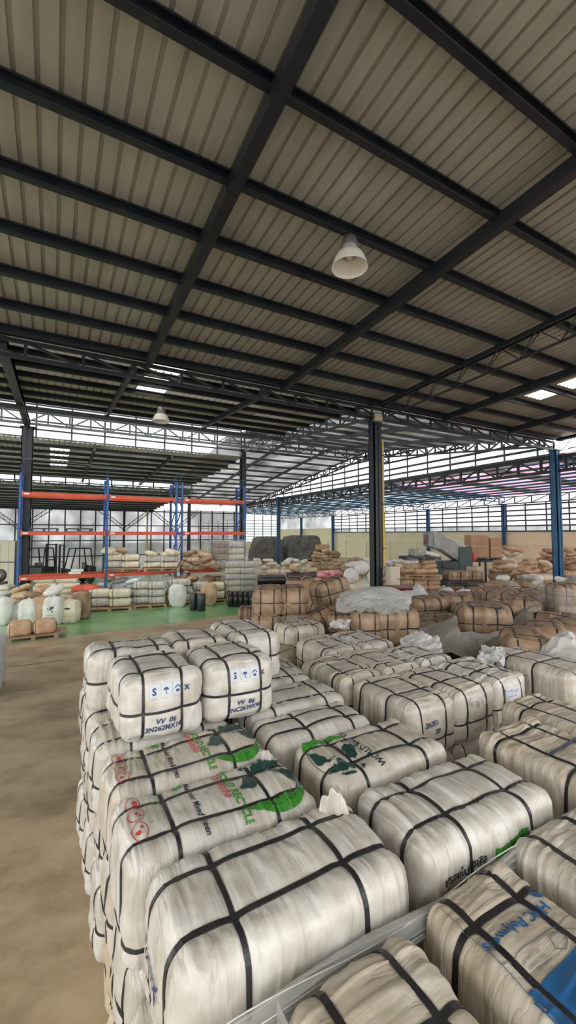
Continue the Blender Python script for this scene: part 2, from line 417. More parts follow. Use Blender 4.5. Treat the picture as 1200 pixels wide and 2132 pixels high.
def make_bale(bale, m, name='strapped_bale', label='', loc=(0, 0, 0), rz=0, dens=40, skip=(), group=None, z=None):
    t = thing(name, label, 'bale', loc, rz, group)
    b = link('bag', bale.body('bag', m, dens), t)
    for fam, cs in (('x', bale.tx), ('y', bale.ly), ('z', bale.hz)):
        for c0 in cs: link('strap', bale.ring(fam, c0), t)
    return t
def put_decal(t, bale, face, vf, m, name='print', off=.006):
    if m == 'sticker': off = .003
    o = link(name, decal_mesh(bale, face, vf[0], vf[1], m, name, off), t.children[0])
    return o

# variant library (kept as the first used instances)
VAR = {}
def variant(key, **kw):
    m = kw.pop('m'); dens = kw.pop('dens', 34)
    VAR[key] = dict(b=Bale(**kw), m=m, dens=dens, root=None)
for i, m in enumerate(['white', 'white2', 'white', 'white2']):
    variant('w%d' % i, m=m, seed=10 + i, L=1.0, W=.52, H=.475, wr=.0085, sw=.014)
for i in range(2): variant('y%d' % i, m='cream', seed=20 + i, L=.95, W=.5, H=.45, wr=.009, sw=.014)
for i in range(4): variant('b%d' % i, m='brown', seed=30 + i, L=.95, W=.55, H=.46, wr=.009, bulge=.024, r=.10, dens=30, tx=(-.22, .2), hz=(0.0,))
for i, m in enumerate(['white', 'bluewhite', 'creamsack']): variant('s%d' % i, m=m, seed=50 + i, L=.8, W=.5, H=.34, wr=.008, dens=16, r=.1, sw=.018, hz=())
def place(key, loc, rz=0, label='', group=None, scale=None, rx=0, ry=0, name='strapped_bale'):
    v = VAR[key]
    if v['root'] is None:
        v['root'] = make_bale(v['b'], v['m'], name, label, (0, 0, 0), 0, v['dens'])
        r = v['root']
    else: r = dup(v['root'], (0, 0, 0), label=label)
    r.name = name
    r.location = loc; r.rotation_euler = (rx, ry, rz); r.scale = scale or (1, 1, 1); r['label'] = label; r['category'] = 'bale'
    if group: r['group'] = group
    elif 'group' in r: del r['group']
    return r
# ================================================================== THE BUILDING
def zA(y): return 6.95 + .058 * (9.85 - y)          # near roof slope
def zB(y): return 6.95 + .052 * (y - 9.85)          # roof beyond the first truss, left bay
def zG(y): return 6.95 + .128 * (y - 9.85) if y < 22 else 8.505 - .121 * (y - 22)   # gabled right bay
def zC(y): return 6.9 - .052 * (y - 20.4)
def zD(y): return 5.95 - .052 * (y - 29.5)

def roof(name, x0, x1, ys, zf, m, holes=(), pitch=.2, up=True):
    mb = MB(); ys = sorted(set(list(ys) + [v for h in holes for v in h[2:4]])); n = int(round((x1 - x0) / pitch))
    for i in range(n):
        xa = x0 + i * pitch; prof = [(0, 0), (.14, 0), (.148, .036), (.182, .036), (.19, 0), (.2, 0)]
        for a, b in zip(ys[:-1], ys[1:]):
            xm = xa + .1; ym = (a + b) / 2
            if any(h[0] < xm < h[1] and h[2] < ym < h[3] for h in holes): continue
            vs = []
            for (dx, dz) in prof:
                k = dx / .2 * pitch
                vs += [(xa + k, a, zf(a) + dz), (xa + k, b, zf(b) + dz)]
            mb.add(vs, [(2 * q, 2 * q + 2, 2 * q + 3, 2 * q + 1) for q in range(len(prof) - 1)])
    return struct(mb.build(name, m))

sk1 = [(12.4, 13.2, 6.7, 7.45), (12.4, 13.2, 5.75, 6.5), (13.6, 14.4, 5.8, 6.5)]
sk2 = [(2.0, 2.8, 10.1, 10.7), (2.0, 2.8, 10.95, 11.6), (2.0, 2.8, 11.75, 13.0)]
sk3 = [(-.2, .6, 21.5, 22.3), (-.2, .6, 22.6, 23.4), (-.2, .6, 23.7, 24.5), (-.2, .6, 24.8, 25.9)]
roof('ceiling', -9, 18.6, [-5, 2, 6, 9.85], zA, 'roofsheet', sk1)
roof('ceiling', -14, 8.6, [9.85, 15.7], zB, 'roofdim', sk2)
roof('ceiling', 8.6, 18.6, [9.85, 16, 22, 30, 43], zG, 'roofpale', pitch=.2)
roof('ceiling', -14, 8.6, [20.4, 29.5], zC, 'roofdim', sk3)
roof('ceiling', -14, 8.6, [29.5, 42.8], zD, 'roofdim')
mb = MB(); mb.box(-14, 8.6, 18, 20.6, 8.85, 8.9); struct(mb.build('ceiling', 'roofdim'))
sky = MB()
for (hs, zf) in ((sk1, zA), (sk2, zB), (sk3, zC)):
    for h in hs:
        a = MB(); n = 8
        vs = []
        for k in range(n + 1):
            x = h[0] + (h[1] - h[0]) * k / n; dz = .02 if k % 2 else 0
            vs += [(x, h[2] - .04, zf(h[2] - .04) + dz + .004), (x, h[3] + .04, zf(h[3] + .04) + dz + .004)]
        a.add(vs, [(2 * q, 2 * q + 2, 2 * q + 3, 2 * q + 1) for q in range(n)])
        where = 'right side of the near roof' if zf is zA else ('roof just beyond the near truss' if zf is zB else 'low roof behind the racking')
        i = hs.index(h)
        tag(a.build('skylight', 'skylight'), 'bright translucent skylight sheet, %s nearest the camera in the %s' % (ORD[(i if zf is not zA else [1, 0, 2][i])], where), 'skylight', 'skylight sheets in the metal roof')

# ---- floor
mb = MB(); mb.add([(-14, -6, 0), (33, -6, 0), (33, 61, 0), (-14, 61, 0)], [(0, 1, 2, 3)]); struct(mb.build('floor', 'floor'))
mb = MB(); mb.box(-14, 8.45, 13.25, 42.6, .001, .006)
mb.v = [(x, y + (.1 + .13 * (x + 1) if y < 14 else 0), z) for x, y, z in mb.v]
struct(mb.build('floor_paint', 'epoxy')).name = 'floor'
mb = MB(); mb.add([(-120, -120, -.05), (150, -120, -.05), (150, 150, -.05), (-120, 150, -.05)], [(0, 1, 2, 3)]); struct(mb.build('ground', 'ground'))
# floor joint groove
mb = MB(); mb.box(-8, .42, 11.1, 11.125, .0005, .002); struct(mb.build('trim_1', 'black'))

# ---- walls
def corr_wall(name, a, b, z0, z1, m, pitch=.24):
    a = Vector((*a, 0)); b = Vector((*b, 0)); d = (b - a); L_ = d.length; d.normalize(); nrm = Vector((-d.y, d.x, 0)); n = int(L_ / pitch); vs = []; 
    for i in range(n + 1):
        for (k, o) in ((0, 0), (.6, 0), (.7, .03), (.9, .03)):
            p = a + d * min(L_, (i + k) * pitch) + nrm * o; vs += [(p.x, p.y, z0), (p.x, p.y, z1)]
    mb = MB(); mb.add(vs, [(2 * q, 2 * q + 2, 2 * q + 3, 2 * q + 1) for q in range(len(vs) // 2 - 1)])
    return struct(mb.build(name, m))
corr_wall('wall_back', (-14, 42.7), (18.5, 42.7), 0, 5.35, 'wallsheet')
def girts(name, a, b, zs, posts, z0, z1, m='truss', w=.07, hw=None):
    """framing rails and posts of a wall (one structure trim)"""
    mb = MB(); a = Vector((*a, 0)); b = Vector((*b, 0))
    for z in zs: mb.bar(a + Vector((0, 0, z)), b + Vector((0, 0, z)), w, hw or w)
    for k in range(posts + 1):
        p = a.lerp(b, k / posts); mb.bar(p + Vector((0, 0, z0)), p + Vector((0, 0, z1)), w * 1.1)
    return struct(mb.build(name, m))
girts('trim_2', (-14, 42.55), (18.4, 42.55), [.9, 2.3, 3.7, 5.1], 26, 0, 5.3, 'steel', .09)
def sheet(name, a, b, z0, z1, m, ztop=None):
    mb = MB(); n = 24; vs = []
    for k in range(n + 1):
        x = a[0] + (b[0] - a[0]) * k / n; y = a[1] + (b[1] - a[1]) * k / n
        vs += [(x, y, z0), (x, y, ztop(y) if ztop else z1)]
    mb.add(vs, [(2 * q, 2 * q + 2, 2 * q + 3, 2 * q + 1) for q in range(n)]); return struct(mb.build(name, m))
# clerestory above the second row of columns (left bay)
sheet('window_1', (-14, 20.5), (8.6, 20.5), 6.92, 8.85, 'louvre')
girts('trim_3', (-14, 20.42), (8.6, 20.42), [6.95, 7.3, 7.65, 8.0, 8.35, 8.7], 17, 6.9, 8.85, 'truss', .06)
# strip under the step of the low roof
sheet('window_2', (-14, 29.5), (8.6, 29.5), 6.0, 6.4, 'louvre')
girts('trim_4', (-14, 29.42), (8.6, 29.42), [6.42, 5.98], 17, 5.95, 6.42, 'truss', .07)
# side clerestory along the right column row
sheet('window_3', (18.6, 9.95), (18.6, 43), 6.25, 0, 'louvre', ztop=lambda y: zG(y) - .12)
mbx = MB()
for zz in (6.28, 6.6, 6.95, 7.4, 7.85, 8.2):
    ys = [y for y in np.linspace(9.95, 43, 120) if zG(y) > zz + .1]
    mbx.bar((18.5, ys[0], zz), (18.5, ys[-1], zz), .1)
for y in np.arange(10.6, 43, 1.55): mbx.bar((18.5, y, 6.25), (18.5, y, zG(y) - .1), .06)
struct(mbx.build('trim_5', 'truss'))
sheet('wall_gable', (18.6, 9.95), (18.6, 43), 6.0, 6.27, 'wallsheet')
# lean-to: far wall with beige lower part and louvred upper part
mb = MB(); mb.box(32, 32.2, -6, 60, 0, 3.1); mb.box(31.93, 32, -6, 60, 2.05, 2.17)
for y in np.arange(-4.5, 60, 3.9): mb.box(31.9, 32, y, y + .35, 0, 2.1)
mb.box(32, 32.2, 44.8, 60, 3.1, 3.65); struct(mb.build('wall_right', 'beigepaint'))
sheet('window_4', (32.05, -6), (32.05, 44.8), 3.6, 6.0, 'louvrepink')
sheet('window_5', (32.05, -6), (32.05, 44.8), 3.1, 3.6, 'dimlouvre')
sheet('window_6', (32.05, 44.8), (32.05, 60), 3.65, 6.0, 'dimlouvre')
girts('trim_6', (31.98, -6), (31.98, 44.8), [3.12, 3.55, 3.95, 4.35, 4.75, 5.15], 32, 3.1, 5.3, 'truss', .07, .11)
mb = MB(); mb.box(18.6, 32, 60, 60.2, 0, 1.6); struct(mb.build('wall_far_end', 'beigepaint')).name = 'wall_back'
sheet('window_7', (18.6, 60.1), (32, 60.1), 1.6, 6.3, 'louvre')
girts('trim_7', (18.6, 59.98), (32, 59.98), [1.7, 2.1, 2.5, 2.9, 3.3, 3.7, 4.1, 4.5, 5.0], 9, 1.6, 6, 'truss', .1)
mb = MB(); mb.box(18.5, 18.7, 42.8, 60, 4.6, 6.3); struct(mb.build('wall_gable', 'wallsheet'))
# lean-to roof: strips of tinted sheet between dull ones
for k, (ya, yb) in enumerate([(y, y + 1.3) for y in np.arange(-6, 60, 1.3)]):
    m = ('pinkroof' if k % 3 else 'roofdim') if ya < 22 else ('blueroof' if k % 2 else 'roofdim')
    mb = MB(); mb.add([(18.6, ya, 6.3), (32.2, ya, 5.98), (32.2, yb, 5.98), (18.6, yb, 6.3)], [(0, 1, 2, 3)])
    struct(mb.build('ceiling', m))

# ---- steelwork: purlins, rafters, trusses, columns
def steel(name, label, cat, mb, group=None, m='steel'): return tag(mb.build(name, m), label, cat, group)
for i, y in enumerate([2.36, 3.42, 4.56, 5.6, 6.64, 7.66, 8.67, 9.6]):
    z = zA(y) - .085
    steel('roof_purlin', 'dark purlin under the near corrugated roof, %s in view from the photo top' % ORD[i], 'purlin',
          MB().cchannel((-9, y, z), (18.6, y, z), .075, .16), 'purlins of the near roof')
for i, y in enumerate([1.3, .2, -1, -2.2, -3.4, -4.6]):
    z = zA(y) - .085; steel('roof_purlin', 'dark roof purlin overhead behind the camera', 'purlin', MB().cchannel((-9, y, z), (18.6, y, z), .075, .16), 'purlins overhead out of frame')
for i, y in enumerate([10.75, 11.68, 12.6, 13.6, 14.6, 15.6]):
    z = zB(y) - .07
    steel('roof_purlin', 'dark purlin under the left roof beyond the near truss, %s away from it' % ORD[i], 'purlin', MB().cchannel((-14, y, z), (8.6, y, z), .07, .14), 'purlins beyond the near truss')
for i, y in enumerate(np.arange(11.2, 42, 1.45)):
    z = zG(y) - .07; steel('roof_purlin', 'thin purlin under the gabled roof right of the dark column, %s beyond the near truss' % (ORD[i] if i < 16 else 'farther'), 'purlin', MB().bar((8.6, y, z), (18.6, y, z), .07, .13), 'purlins of the gabled bay', 'truss')
for i, y in enumerate(np.arange(21.2, 29.4, 1.18)):
    z = zC(y) - .07; steel('roof_purlin', 'thin dark purlin under the low roof behind the racking, %s beyond the lattice truss' % ORD[i], 'purlin', MB().bar((-14, y, z), (8.6, y, z), .07, .14), 'purlins of the low roof')
for i, y in enumerate(np.arange(30.4, 42.5, 1.5)):
    z = zD(y) - .07; steel('roof_purlin', 'thin dark purlin under the farthest roof, %s from the bright strip' % ORD[i], 'purlin', MB().bar((-14, y, z), (8.6, y, z), .07, .14), 'purlins of the farthest roof')
# near rafters with spliced sleeves
names = {1.78: 'leftmost dark roof rafter, running up to the top edge of the photo', 5.2: 'dark roof rafter crossing right of the hanging lamp', 11.35: 'dark roof rafter below the bright right skylight', 14.9: 'rightmost dark rafter of the near roof', -2.2: 'dark roof rafter beyond the left edge'}
for x, lb in names.items():
    t = thing('roof_rafter', lb, 'rafter', (x, 0, 0))
    mb = MB(); mb.bar((0, -5, zA(-5) - .2), (0, 9.6, zA(9.6) - .2), .12, .2)
    mb.bar((.064, -5, zA(-5) - .29), (.064, 9.6, zA(9.6) - .29), .012, .02); mb.bar((-.064, -5, zA(-5) - .29), (-.064, 9.6, zA(9.6) - .29), .012, .02)
    mb.build('beam', 'steel', t)
    y0 = 4.55 if x < 11 else 6.2
    mb = MB(); mb.bar((0, y0, zA(y0) - .2), (0, y0 + 1.0, zA(y0 + 1.0) - .2), .145, .225); mb.build('splice_sleeve', 'steel', t)

def truss(label, p0, p1, depth, n, kind='N', m='truss', ch=.07, web=.04, dz=None, cat='truss', each=True, name='lattice_truss', dbl=False, group=None):
    """parallel-chord lattice truss; p0,p1 on the bottom chord"""
    p0 = Vector(p0); p1 = Vector(p1); t = thing(name, label, cat, p0, 0, group); d = p1 - p0
    up = Vector((0, 0, depth))
    MB().bar((0, 0, 0), d, ch).build('bottom_chord', m, t)
    MB().bar(up, d + up, ch).build('top_chord', m, t)
    if dbl: MB().bar(up + Vector((0, 0, .1)), d + up + Vector((0, 0, .1)), ch * .6).build('top_chord', m, t)
    W = []
    for i in range(n + 1):
        a = d * (i / n)
        if kind != 'W': W.append(('vertical_web', a, a + up))
        if i < n:
            b = d * ((i + 1) / n)
            if kind == 'N': W.append(('diagonal_web', a + up, b))
            elif kind == 'X': W.append(('diagonal_web', a + up, b) if i % 2 else ('diagonal_web', a, b + up))
            elif kind == 'W': c = (a + b) / 2; W += [('diagonal_web', a + up, c), ('diagonal_web', c, b + up)]
    if each and len(W) <= 95:
        for nm, a, b in W: MB().bar(a, b, web * (1.3 if nm[0] == 'v' else 1)).build(nm, m, t)
    else:
        mb = MB()
        for nm, a, b in W: mb.bar(a, b, web)
        mb.build('web_lattice', m, t)
    return t
truss('long dark lattice truss under the roof valley, resting on the dark centre column', (-9, 9.85, 6.45), (18.4, 9.85, 6.45), .32, 26, 'N', 'steel', .075, .045, dbl=True)
truss('grey-blue lattice truss over the racking below the bright clerestory', (-14, 20, 7.42), (8.6, 20, 7.42), .52, 28, 'X', 'truss', .09, .05)
truss('lattice truss over the tall windows from the racking column to the blue column row', (8.6, 20, 7.42), (18.5, 20, 7.42), .5, 12, 'X', 'truss', .08, .05)
truss('small lattice truss under the farther bright strip behind the racking', (-14, 29.2, 5.72), (8.6, 29.2, 5.72), .36, 30, 'N', 'truss', .06, .04)
truss('lattice girder from the racking column toward the near dark column', (8.6, 19.9, 7.2), (8.6, 10, 6.5), .42, 12, 'X', 'truss', .07, .04)
truss('sloping lattice girder on the left toward the dark column behind the racking', (-1, 19.8, 7.35), (-1, 10, 6.75), .04, 3, 'N', 'steel', .2, .02, each=False, name='roof_girder', cat='girder')
truss('lattice girder climbing along the top of the side clerestory from the blue column', (18.35, 10.2, 6.65), (18.35, 22, 8.0), .42, 18, 'X', 'truss', .09, .06)
truss('lattice girder descending along the far half of the side clerestory', (18.35, 22, 8.0), (18.35, 42.5, 5.7), .42, 24, 'X', 'truss', .09, .06)
truss('dark blue lattice girder below the side clerestory carrying the lean-to roof', (18.5, -4, 5.55), (18.5, 42.5, 5.55), .6, 45, 'X', 'steel', .12, .07)
truss('lattice eaves girder over the long louvred wall of the lean-to', (31.8, -4, 5.3), (31.8, 59, 5.3), .55, 47, 'N', 'truss', .08, .05)
for i, y in enumerate([2, 9.85, 21, 28.8, 36.7, 44.6, 52.5]):
    truss('blue lattice rafter across the lean-to roof, %s from the right edge' % ORD[i], (18.7, y, 5.75), (31.8, y, 5.45), .42, 11, 'N', 'bluesteel', .07, .04, each=i < 4, group='lattice rafters of the lean-to')
mbn = 0
for i, x in enumerate(np.arange(19.9, 32, 1.35)):
    z = 6.3 - (x - 18.6) * .0235 - .06
    steel('roof_purlin', 'long purlin under the lean-to roof, %s from its clerestory side' % ORD[i], 'purlin', MB().bar((x, -6, z), (x, 60, z), .06, .1), 'purlins of the lean-to roof', 'bluesteel')
# open-web joist of the near roof, three-chord
t = thing('open_web_joist', 'dark open-web joist with bent-rod lattice, running from the near column to the right edge', 'joist', (8.55, 0, 0))
for dx in (-.07, .07): MB().bar((dx, -4, zA(-4) - .17), (dx, 9.6, zA(9.6) - .17), .045, .1).build('top_chord', 'steel', t)
MB().bar((0, -3.6, zA(-3.6) - .62), (0, 9.2, zA(9.2) - .62), .035).build('bottom_chord', 'steel', t)
y = -3.6
while y < 9.0:
    mb = MB()
    for dx in (-.07, .07): mb.bar((dx, y, zA(y) - .2), (0, y + .42, zA(y + .42) - .62), .018); mb.bar((0, y + .42, zA(y + .42) - .62), (dx, min(9.5, y + .84), zA(y + .84) - .2), .018)
    mb.build('bent_rod', 'steel', t); y += .84
t = thing('open_web_joist', 'dark open-web joist near the top right corner beyond the right rafter', 'joist', (18.2, 0, 0))
for dx in (-.07, .07): MB().bar((dx, -4, zA(-4) - .17), (dx, 9.6, zA(9.6) - .17), .045, .1).build('top_chord', 'steel', t)
MB().bar((0, -3.6, zA(-3.6) - .62), (0, 9.2, zA(9.2) - .62), .035).build('bottom_chord', 'steel', t)
mb = MB(); y = -3.6
while y < 9.0:
    mb.bar((0, y, zA(y) - .2), (0, y + .42, zA(y + .42) - .62), .02); mb.bar((0, y + .42, zA(y + .42) - .62), (0, y + .84, zA(y + .84) - .2), .02); y += .84
mb.build('web_lattice', 'steel', t)
# rafters of the farther roofs
for i, x in enumerate([-4.5, 1.55, 5.0]):
    steel('roof_rafter', ['dark rafter under the left roof beyond the near truss, at far left', 'dark rafter beyond the near truss left of the bright skylights', 'dark rafter beyond the near truss right of the bright skylights'][i], 'rafter', MB().bar((x, 10, zB(10) - .2), (x, 15.7, zB(15.7) - .2), .1, .16))
    steel('roof_rafter', ['dark rafter of the low roof at far left', 'dark rafter of the low roof right of its yellow skylights', 'dark rafter of the low roof left of the racking column'][i], 'rafter', MB().bar((x, 20.5, zC(20.5) - .22), (x, 29.3, zC(29.3) - .22), .1, .16))
for i, x in enumerate([12, 15.3]):
    mb = MB(); mb.bar((x, 10, zG(10) - .2), (x, 22, zG(22) - .2), .1, .16); mb.bar((x, 22, zG(22) - .2), (x, 42, zG(42) - .2), .1, .16)
    steel('roof_rafter', ['left', 'right'][i] + ' rafter under the gabled bay beyond the near column', 'rafter', mb, m='truss')

def column(label, x, y, h, m, w=.3, d=.22, ladder=False, name='steel_column'):
    t = thing(name, label, 'column', (x, y, 0))
    mb = MB()
    for s in (-1, 1):
        mb.box(-w / 2, w / 2, s * d / 2 - .012 * (1 + s), s * d / 2 + .012 * (1 - s), .02, h)
        mb.box(s * w / 2 - .03 * (1 + s) / 2 - 0, s * w / 2 + .03 * (1 - s) / 2, -d / 2, d / 2, .02, h)
    for s in (-1, 1): mb.box(-.05 + s * w * .22, .05 + s * w * .22, -d / 2 - .03, -d / 2, .02, h)
    mb.build('shaft', m, t)
    MB().box(-w * .8, w * .8, -d, d, 0, .02).build('base_plate', m, t)
    MB().box(-w * .65, w * .65, -d * .8, d * .8, h, h + .03).build('cap_plate', m, t)
    return t
column('dark navy steel column with a yellow conduit, standing right of centre', 8.62, 9.9, 6.38, 'steel', .3, .24)
column('thick blue steel column near the right edge of the photo', 18.42, 9.85, 6.4, 'bluesteel', .36, .26)
column('black steel column standing behind the left end of the racking', -1.0, 20.34, 7.3, 'steel', .42, .3)
column('black steel column at the right end of the racking', 8.65, 20.3, 7.3, 'steel', .26, .26)
column('slim blue column far back left of the dark centre column', 18.2, 34.3, 6.3, 'bluesteel', .28, .24)
for i, y in enumerate([2.0, 9.85, 21, 28.8, 36.7, 44.6, 52.5]):
    column('slim blue post against the louvred wall, %s from the right edge' % ORD[i], 31.62, y, 5.28, 'bluesteel', .3, .2, name='wall_post')
column('slim steel post before the sheet-metal back wall, right one', 8.6, 30.0, 5.6, 'steel', .2, .16, name='wall_post')
tag(MB().bar((8.02, 42.3, 0), (8.02, 42.3, 5.3), .14).build('wall_post', 'yellow'), 'yellow pipe running up the sheet-metal back wall', 'pipe')
tag(MB().bar((5.9, 42.3, 0), (5.9, 42.3, 5.3), .2).build('wall_post', 'steel'), 'dark post on the sheet-metal back wall left of the yellow pipe', 'post')
# knee braces on the back wall
for i, (x, s) in enumerate([(5.9, -1), (5.9, 1), (10.6, -1), (10.6, 1), (-2.4, 1), (-2.4, -1)]):
    t = thing('knee_brace', 'lattice knee brace against the sheet-metal back wall, %s from the left' % ORD[[2, 3, 4, 5, 1, 0][i]], 'brace', (x, 41.8, 0), 0, 'knee braces on the back wall')
    a = Vector((0, 0, 3.2)); b = Vector((s * 2.3, 0, 5.0)); o = Vector((0, 0, .35))
    MB().bar(a, b, .06).build('lower_chord', 'truss', t); MB().bar(a + o, b + o, .06).build('upper_chord', 'truss', t)
    mb = MB()
    for k in range(6):
        p = a.lerp(b, k / 6); q = a.lerp(b, (k + 1) / 6); mb.bar(p, p + o, .03); mb.bar(p + o, q, .03)
    mb.build('web_lattice', 'truss', t)

# yellow conduit, electric cabinet, floodlight on the near column
t = thing('conduit', 'yellow conduit strapped to the right side of the dark centre column', 'conduit', (8.83, 9.8, 0))
MB().box(-.035, .035, -.03, .03, 1.95, 5.75).build('pipe', 'yellow', t)
for z in (2.45, 3.8, 5.3): MB().box(-.045, .045, -.04, .04, z, z + .03).build('clip', 'black', t)
t = thing('electric_cabinet', 'beige electric cabinet mounted on the dark centre column', 'cabinet', (8.98, 9.58, 1.2), 0)
MB().box(-.2, .2, -.1, .1, 0, .72).build('body', 'panelbeige', t, bevel=.006)
dd = MB().box(-.185, .185, -.115, -.1, .015, .705).build('door', 'panelbeige', t, bevel=.004)
MB().lathe([(.018, -.14), (.018, -.115)], 10, (.12, 0, .35), 'y').build('knob', 'black', dd)
t = thing('floodlight', 'square floodlight at the top of the dark centre column', 'floodlight', (8.5, 9.62, 6.42), R(-12))
mb = MB().box(-.16, .16, -.05, .03, -.14, .14); o = mb.build('housing', 'lampmetal', t, bevel=.01)
MB().box(-.12, .12, -.056, -.05, -.10, .10).build('lens', 'glass', t)
mb = MB().bar((-.17, 0, 0), (-.17, .08, .16), .02); mb.bar((.17, 0, 0), (.17, .08, .16), .02); mb.bar((-.17, .08, .16), (.17, .08, .16), .02); mb.build('bracket', 'steel', t)

def highbay(label, x, y, z, r=.25, tilt=(0, 0)):
    t = thing('high_bay_lamp', label, 'lamp', (x, y, z))
    prof = [(r, 0), (r * .985, .012), (r * .95, .05), (r * .86, .12), (r * .70, .19), (r * .48, .235), (r * .46, .235), (r * .68, .183), (r * .84, .115), (r * .93, .05), (r * .965, .012), (r, 0)]
    a = MB().lathe(prof, 40, cap=False).build('reflector', 'lamp', t, True)
    MB().lathe([(.001, .20), (r * .34, .2), (r * .42, .235), (r * .5, .25), (r * .46, .36), (r * .36, .43), (.001, .44)], 28, cap=False).build('housing', 'lampmetal', t, True)
    MB().lathe([(.001, .12), (.035, .13), (.05, .17), (.03, .21)], 16, cap=False).build('bulb', 'lamp', t, True)
    mb = MB().tube([(0, 0, .43), (0, 0, .5), (.02, 0, .56)], .012); mb.build('hook', 'steel', t)
    return t
highbay('large bell-shaped high-bay lamp hanging from the near roof', 3.5, 4.5, 6.58, .25)
highbay('small distant high-bay lamp hanging below the bright skylights', 2.78, 12.85, 6.3, .26)
# cable trays: thin conduit along the far clerestory
tag(MB().tube([(-9, 19.7, 5.9), (-1, 19.75, 5.92), (8.5, 19.7, 5.6)], .02).build('cable', 'truss'), 'thin cable sagging across behind the racking below the low roof', 'cable')
for i, y in enumerate((15.72,)):
    tag(MB().bar((-14, y, 6.95), (8.6, y, 6.95), .08, .14).build('edge_beam', 'truss'), 'pale edge beam along the end of the roof beyond the near truss', 'beam')
for i in range(3):
    tag(MB().bar((19.6 + i * 2.4, 24 + i * 3, 6.12), (21.2 + i * 2.4, 24 + i * 3, 6.08), .06).build('tube_light', 'lamp'), 'slim tube light under the lean-to roof, %s from the clerestory' % ORD[i], 'lamp')
# ================================================================== FOREGROUND BALES
def hero(label, loc, rz=0, m='white', seed=1, decals=(), dens=64, **kw):
    b = Bale(seed=seed, **kw); t = make_bale(b, m, 'strapped_bale', label, loc, rz, dens)
    t['bale'] = 0; del t['bale']
    for (face, vf, mm, nm) in decals:
        for q in (vf if isinstance(vf, list) else [vf]): put_decal(t, b, face, q, mm, nm)
    return t, b
def xf(vf, fx=1, fy=1, ox=0, oy=0):
    V, F = vf; V = [(x * fx + ox, y * fy + oy) for x, y in V]
    if fx * fy < 0: F = [tuple(f)[::-1] for f in F]
    return V, F
D90 = -PI / 2
def recycle_print(rot180=False):
    s = -1 if rot180 else 1
    T = lambda vf: xf(vf, s, s)
    cont = [[(.135, -.01), (.16, .03), (.175, .075), (.21, .09), (.245, .075), (.25, .045), (.23, .02), (.235, -.01), (.215, -.045), (.19, -.06), (.175, -.035), (.15, -.03)],
            [(.23, .105), (.25, .15), (.27, .165), (.275, .19), (.31, .20), (.33, .185), (.36, .20), (.40, .19), (.44, .165), (.455, .14), (.43, .12), (.41, .135), (.395, .11), (.37, .13), (.355, .095), (.335, .07), (.32, .10), (.30, .11), (.285, .13), (.26, .12)],
            [(.38, .075), (.40, .09), (.425, .07), (.45, .075), (.475, .05), (.48, .0), (.465, -.05), (.45, -.09), (.435, -.06), (.42, -.055), (.41, -.02), (.39, .01), (.40, .045)],
            [(.28, .215), (.32, .235), (.38, .23), (.42, .21), (.36, .21)], [(.335, .055), (.355, .045), (.36, .065)], [(.20, .19), (.23, .205), (.225, .17)], [(.365, .065), (.375, .05), (.38, .07)], [(.47, .12), (.485, .10), (.48, .14)]]
    cont = [[(x + .006 * math.sin(37 * x + 21 * y), y + .006 * math.cos(41 * y + 13 * x)) for x, y in p] for p in cont]
    leaf = []
    for k in range(25):
        t = k / 24; leaf.append((.10 + .39 * t, -.165 + .05 * t ** 3))
    for k in range(1, 25):
        t = 1 - k / 24; leaf.append((.10 + .39 * t + .01 * math.sin(PI * t), -.165 - .12 * math.sin(PI * t ** 1.25) ** .9 + .05 * t ** 3))
    out = [('top', T(raster(cont, .0045)), 'printdark', 'continent_print'),
           ('top', T(raster([leaf], .0045)), 'printgreen', 'leaf_print'),
           ('top', T(merge(stroke([(.19, -.165), (.27, -.205), (.36, -.21), (.44, -.15), (.47, -.10)], .006), stroke(ell(.33, .03, .17, .20, 40)[28:40] + ell(.33, .03, .17, .20, 40)[0:6], .006))), 'printdark', 'arc_print'),
           ('top', T(text('WORLD RECYCLE', .075, .25, .064, D90, bold=.0016)), 'printdark' if rot180 else 'printgreen', 'lettering')]
    if not rot180:
        circ = merge(*[stroke(ell(-.42, y, .036, .052, 26), .0045, True) for y in (.14, .025, -.09)])
        dots = raster([ell(-.41, .15, .014, .016, 12), ell(-.42, .03, .010, .012, 10), ell(-.405, .01, .008, .012, 10), ell(-.43, -.1, .012, .012, 10), ell(-.41, -.075, .008, .01, 10)], .003)
        out += [('top', circ, 'printred', 'symbol_print'), ('top', dots, 'printred', 'symbol_print'),
                ('top', text('โลกรีไซเคิล', .03, .20, .062, D90, bold=.001), 'printred', 'lettering'),
                ('top', merge(*[text('กระสอบพลาสติกรีไซเคิล', x, .18, .026, D90) for x in (-.37, -.335, -.30, -.20)]), 'printpale', 'lettering'),
                ('top', text('Multicolor Mixed Green', -.14, .20, .046, D90, shear=.25, bold=.0009), 'inkblack', 'handwriting'),
                ('top', raster([[(-.20, .17), (-.15, .17), (-.15, .235), (-.20, .235)]], .005), 'printgreen', 'leaf_print'),
                ('top', text('mm', -.06, .06, .03, D90), 'printgrey', 'handwriting')]
    return out
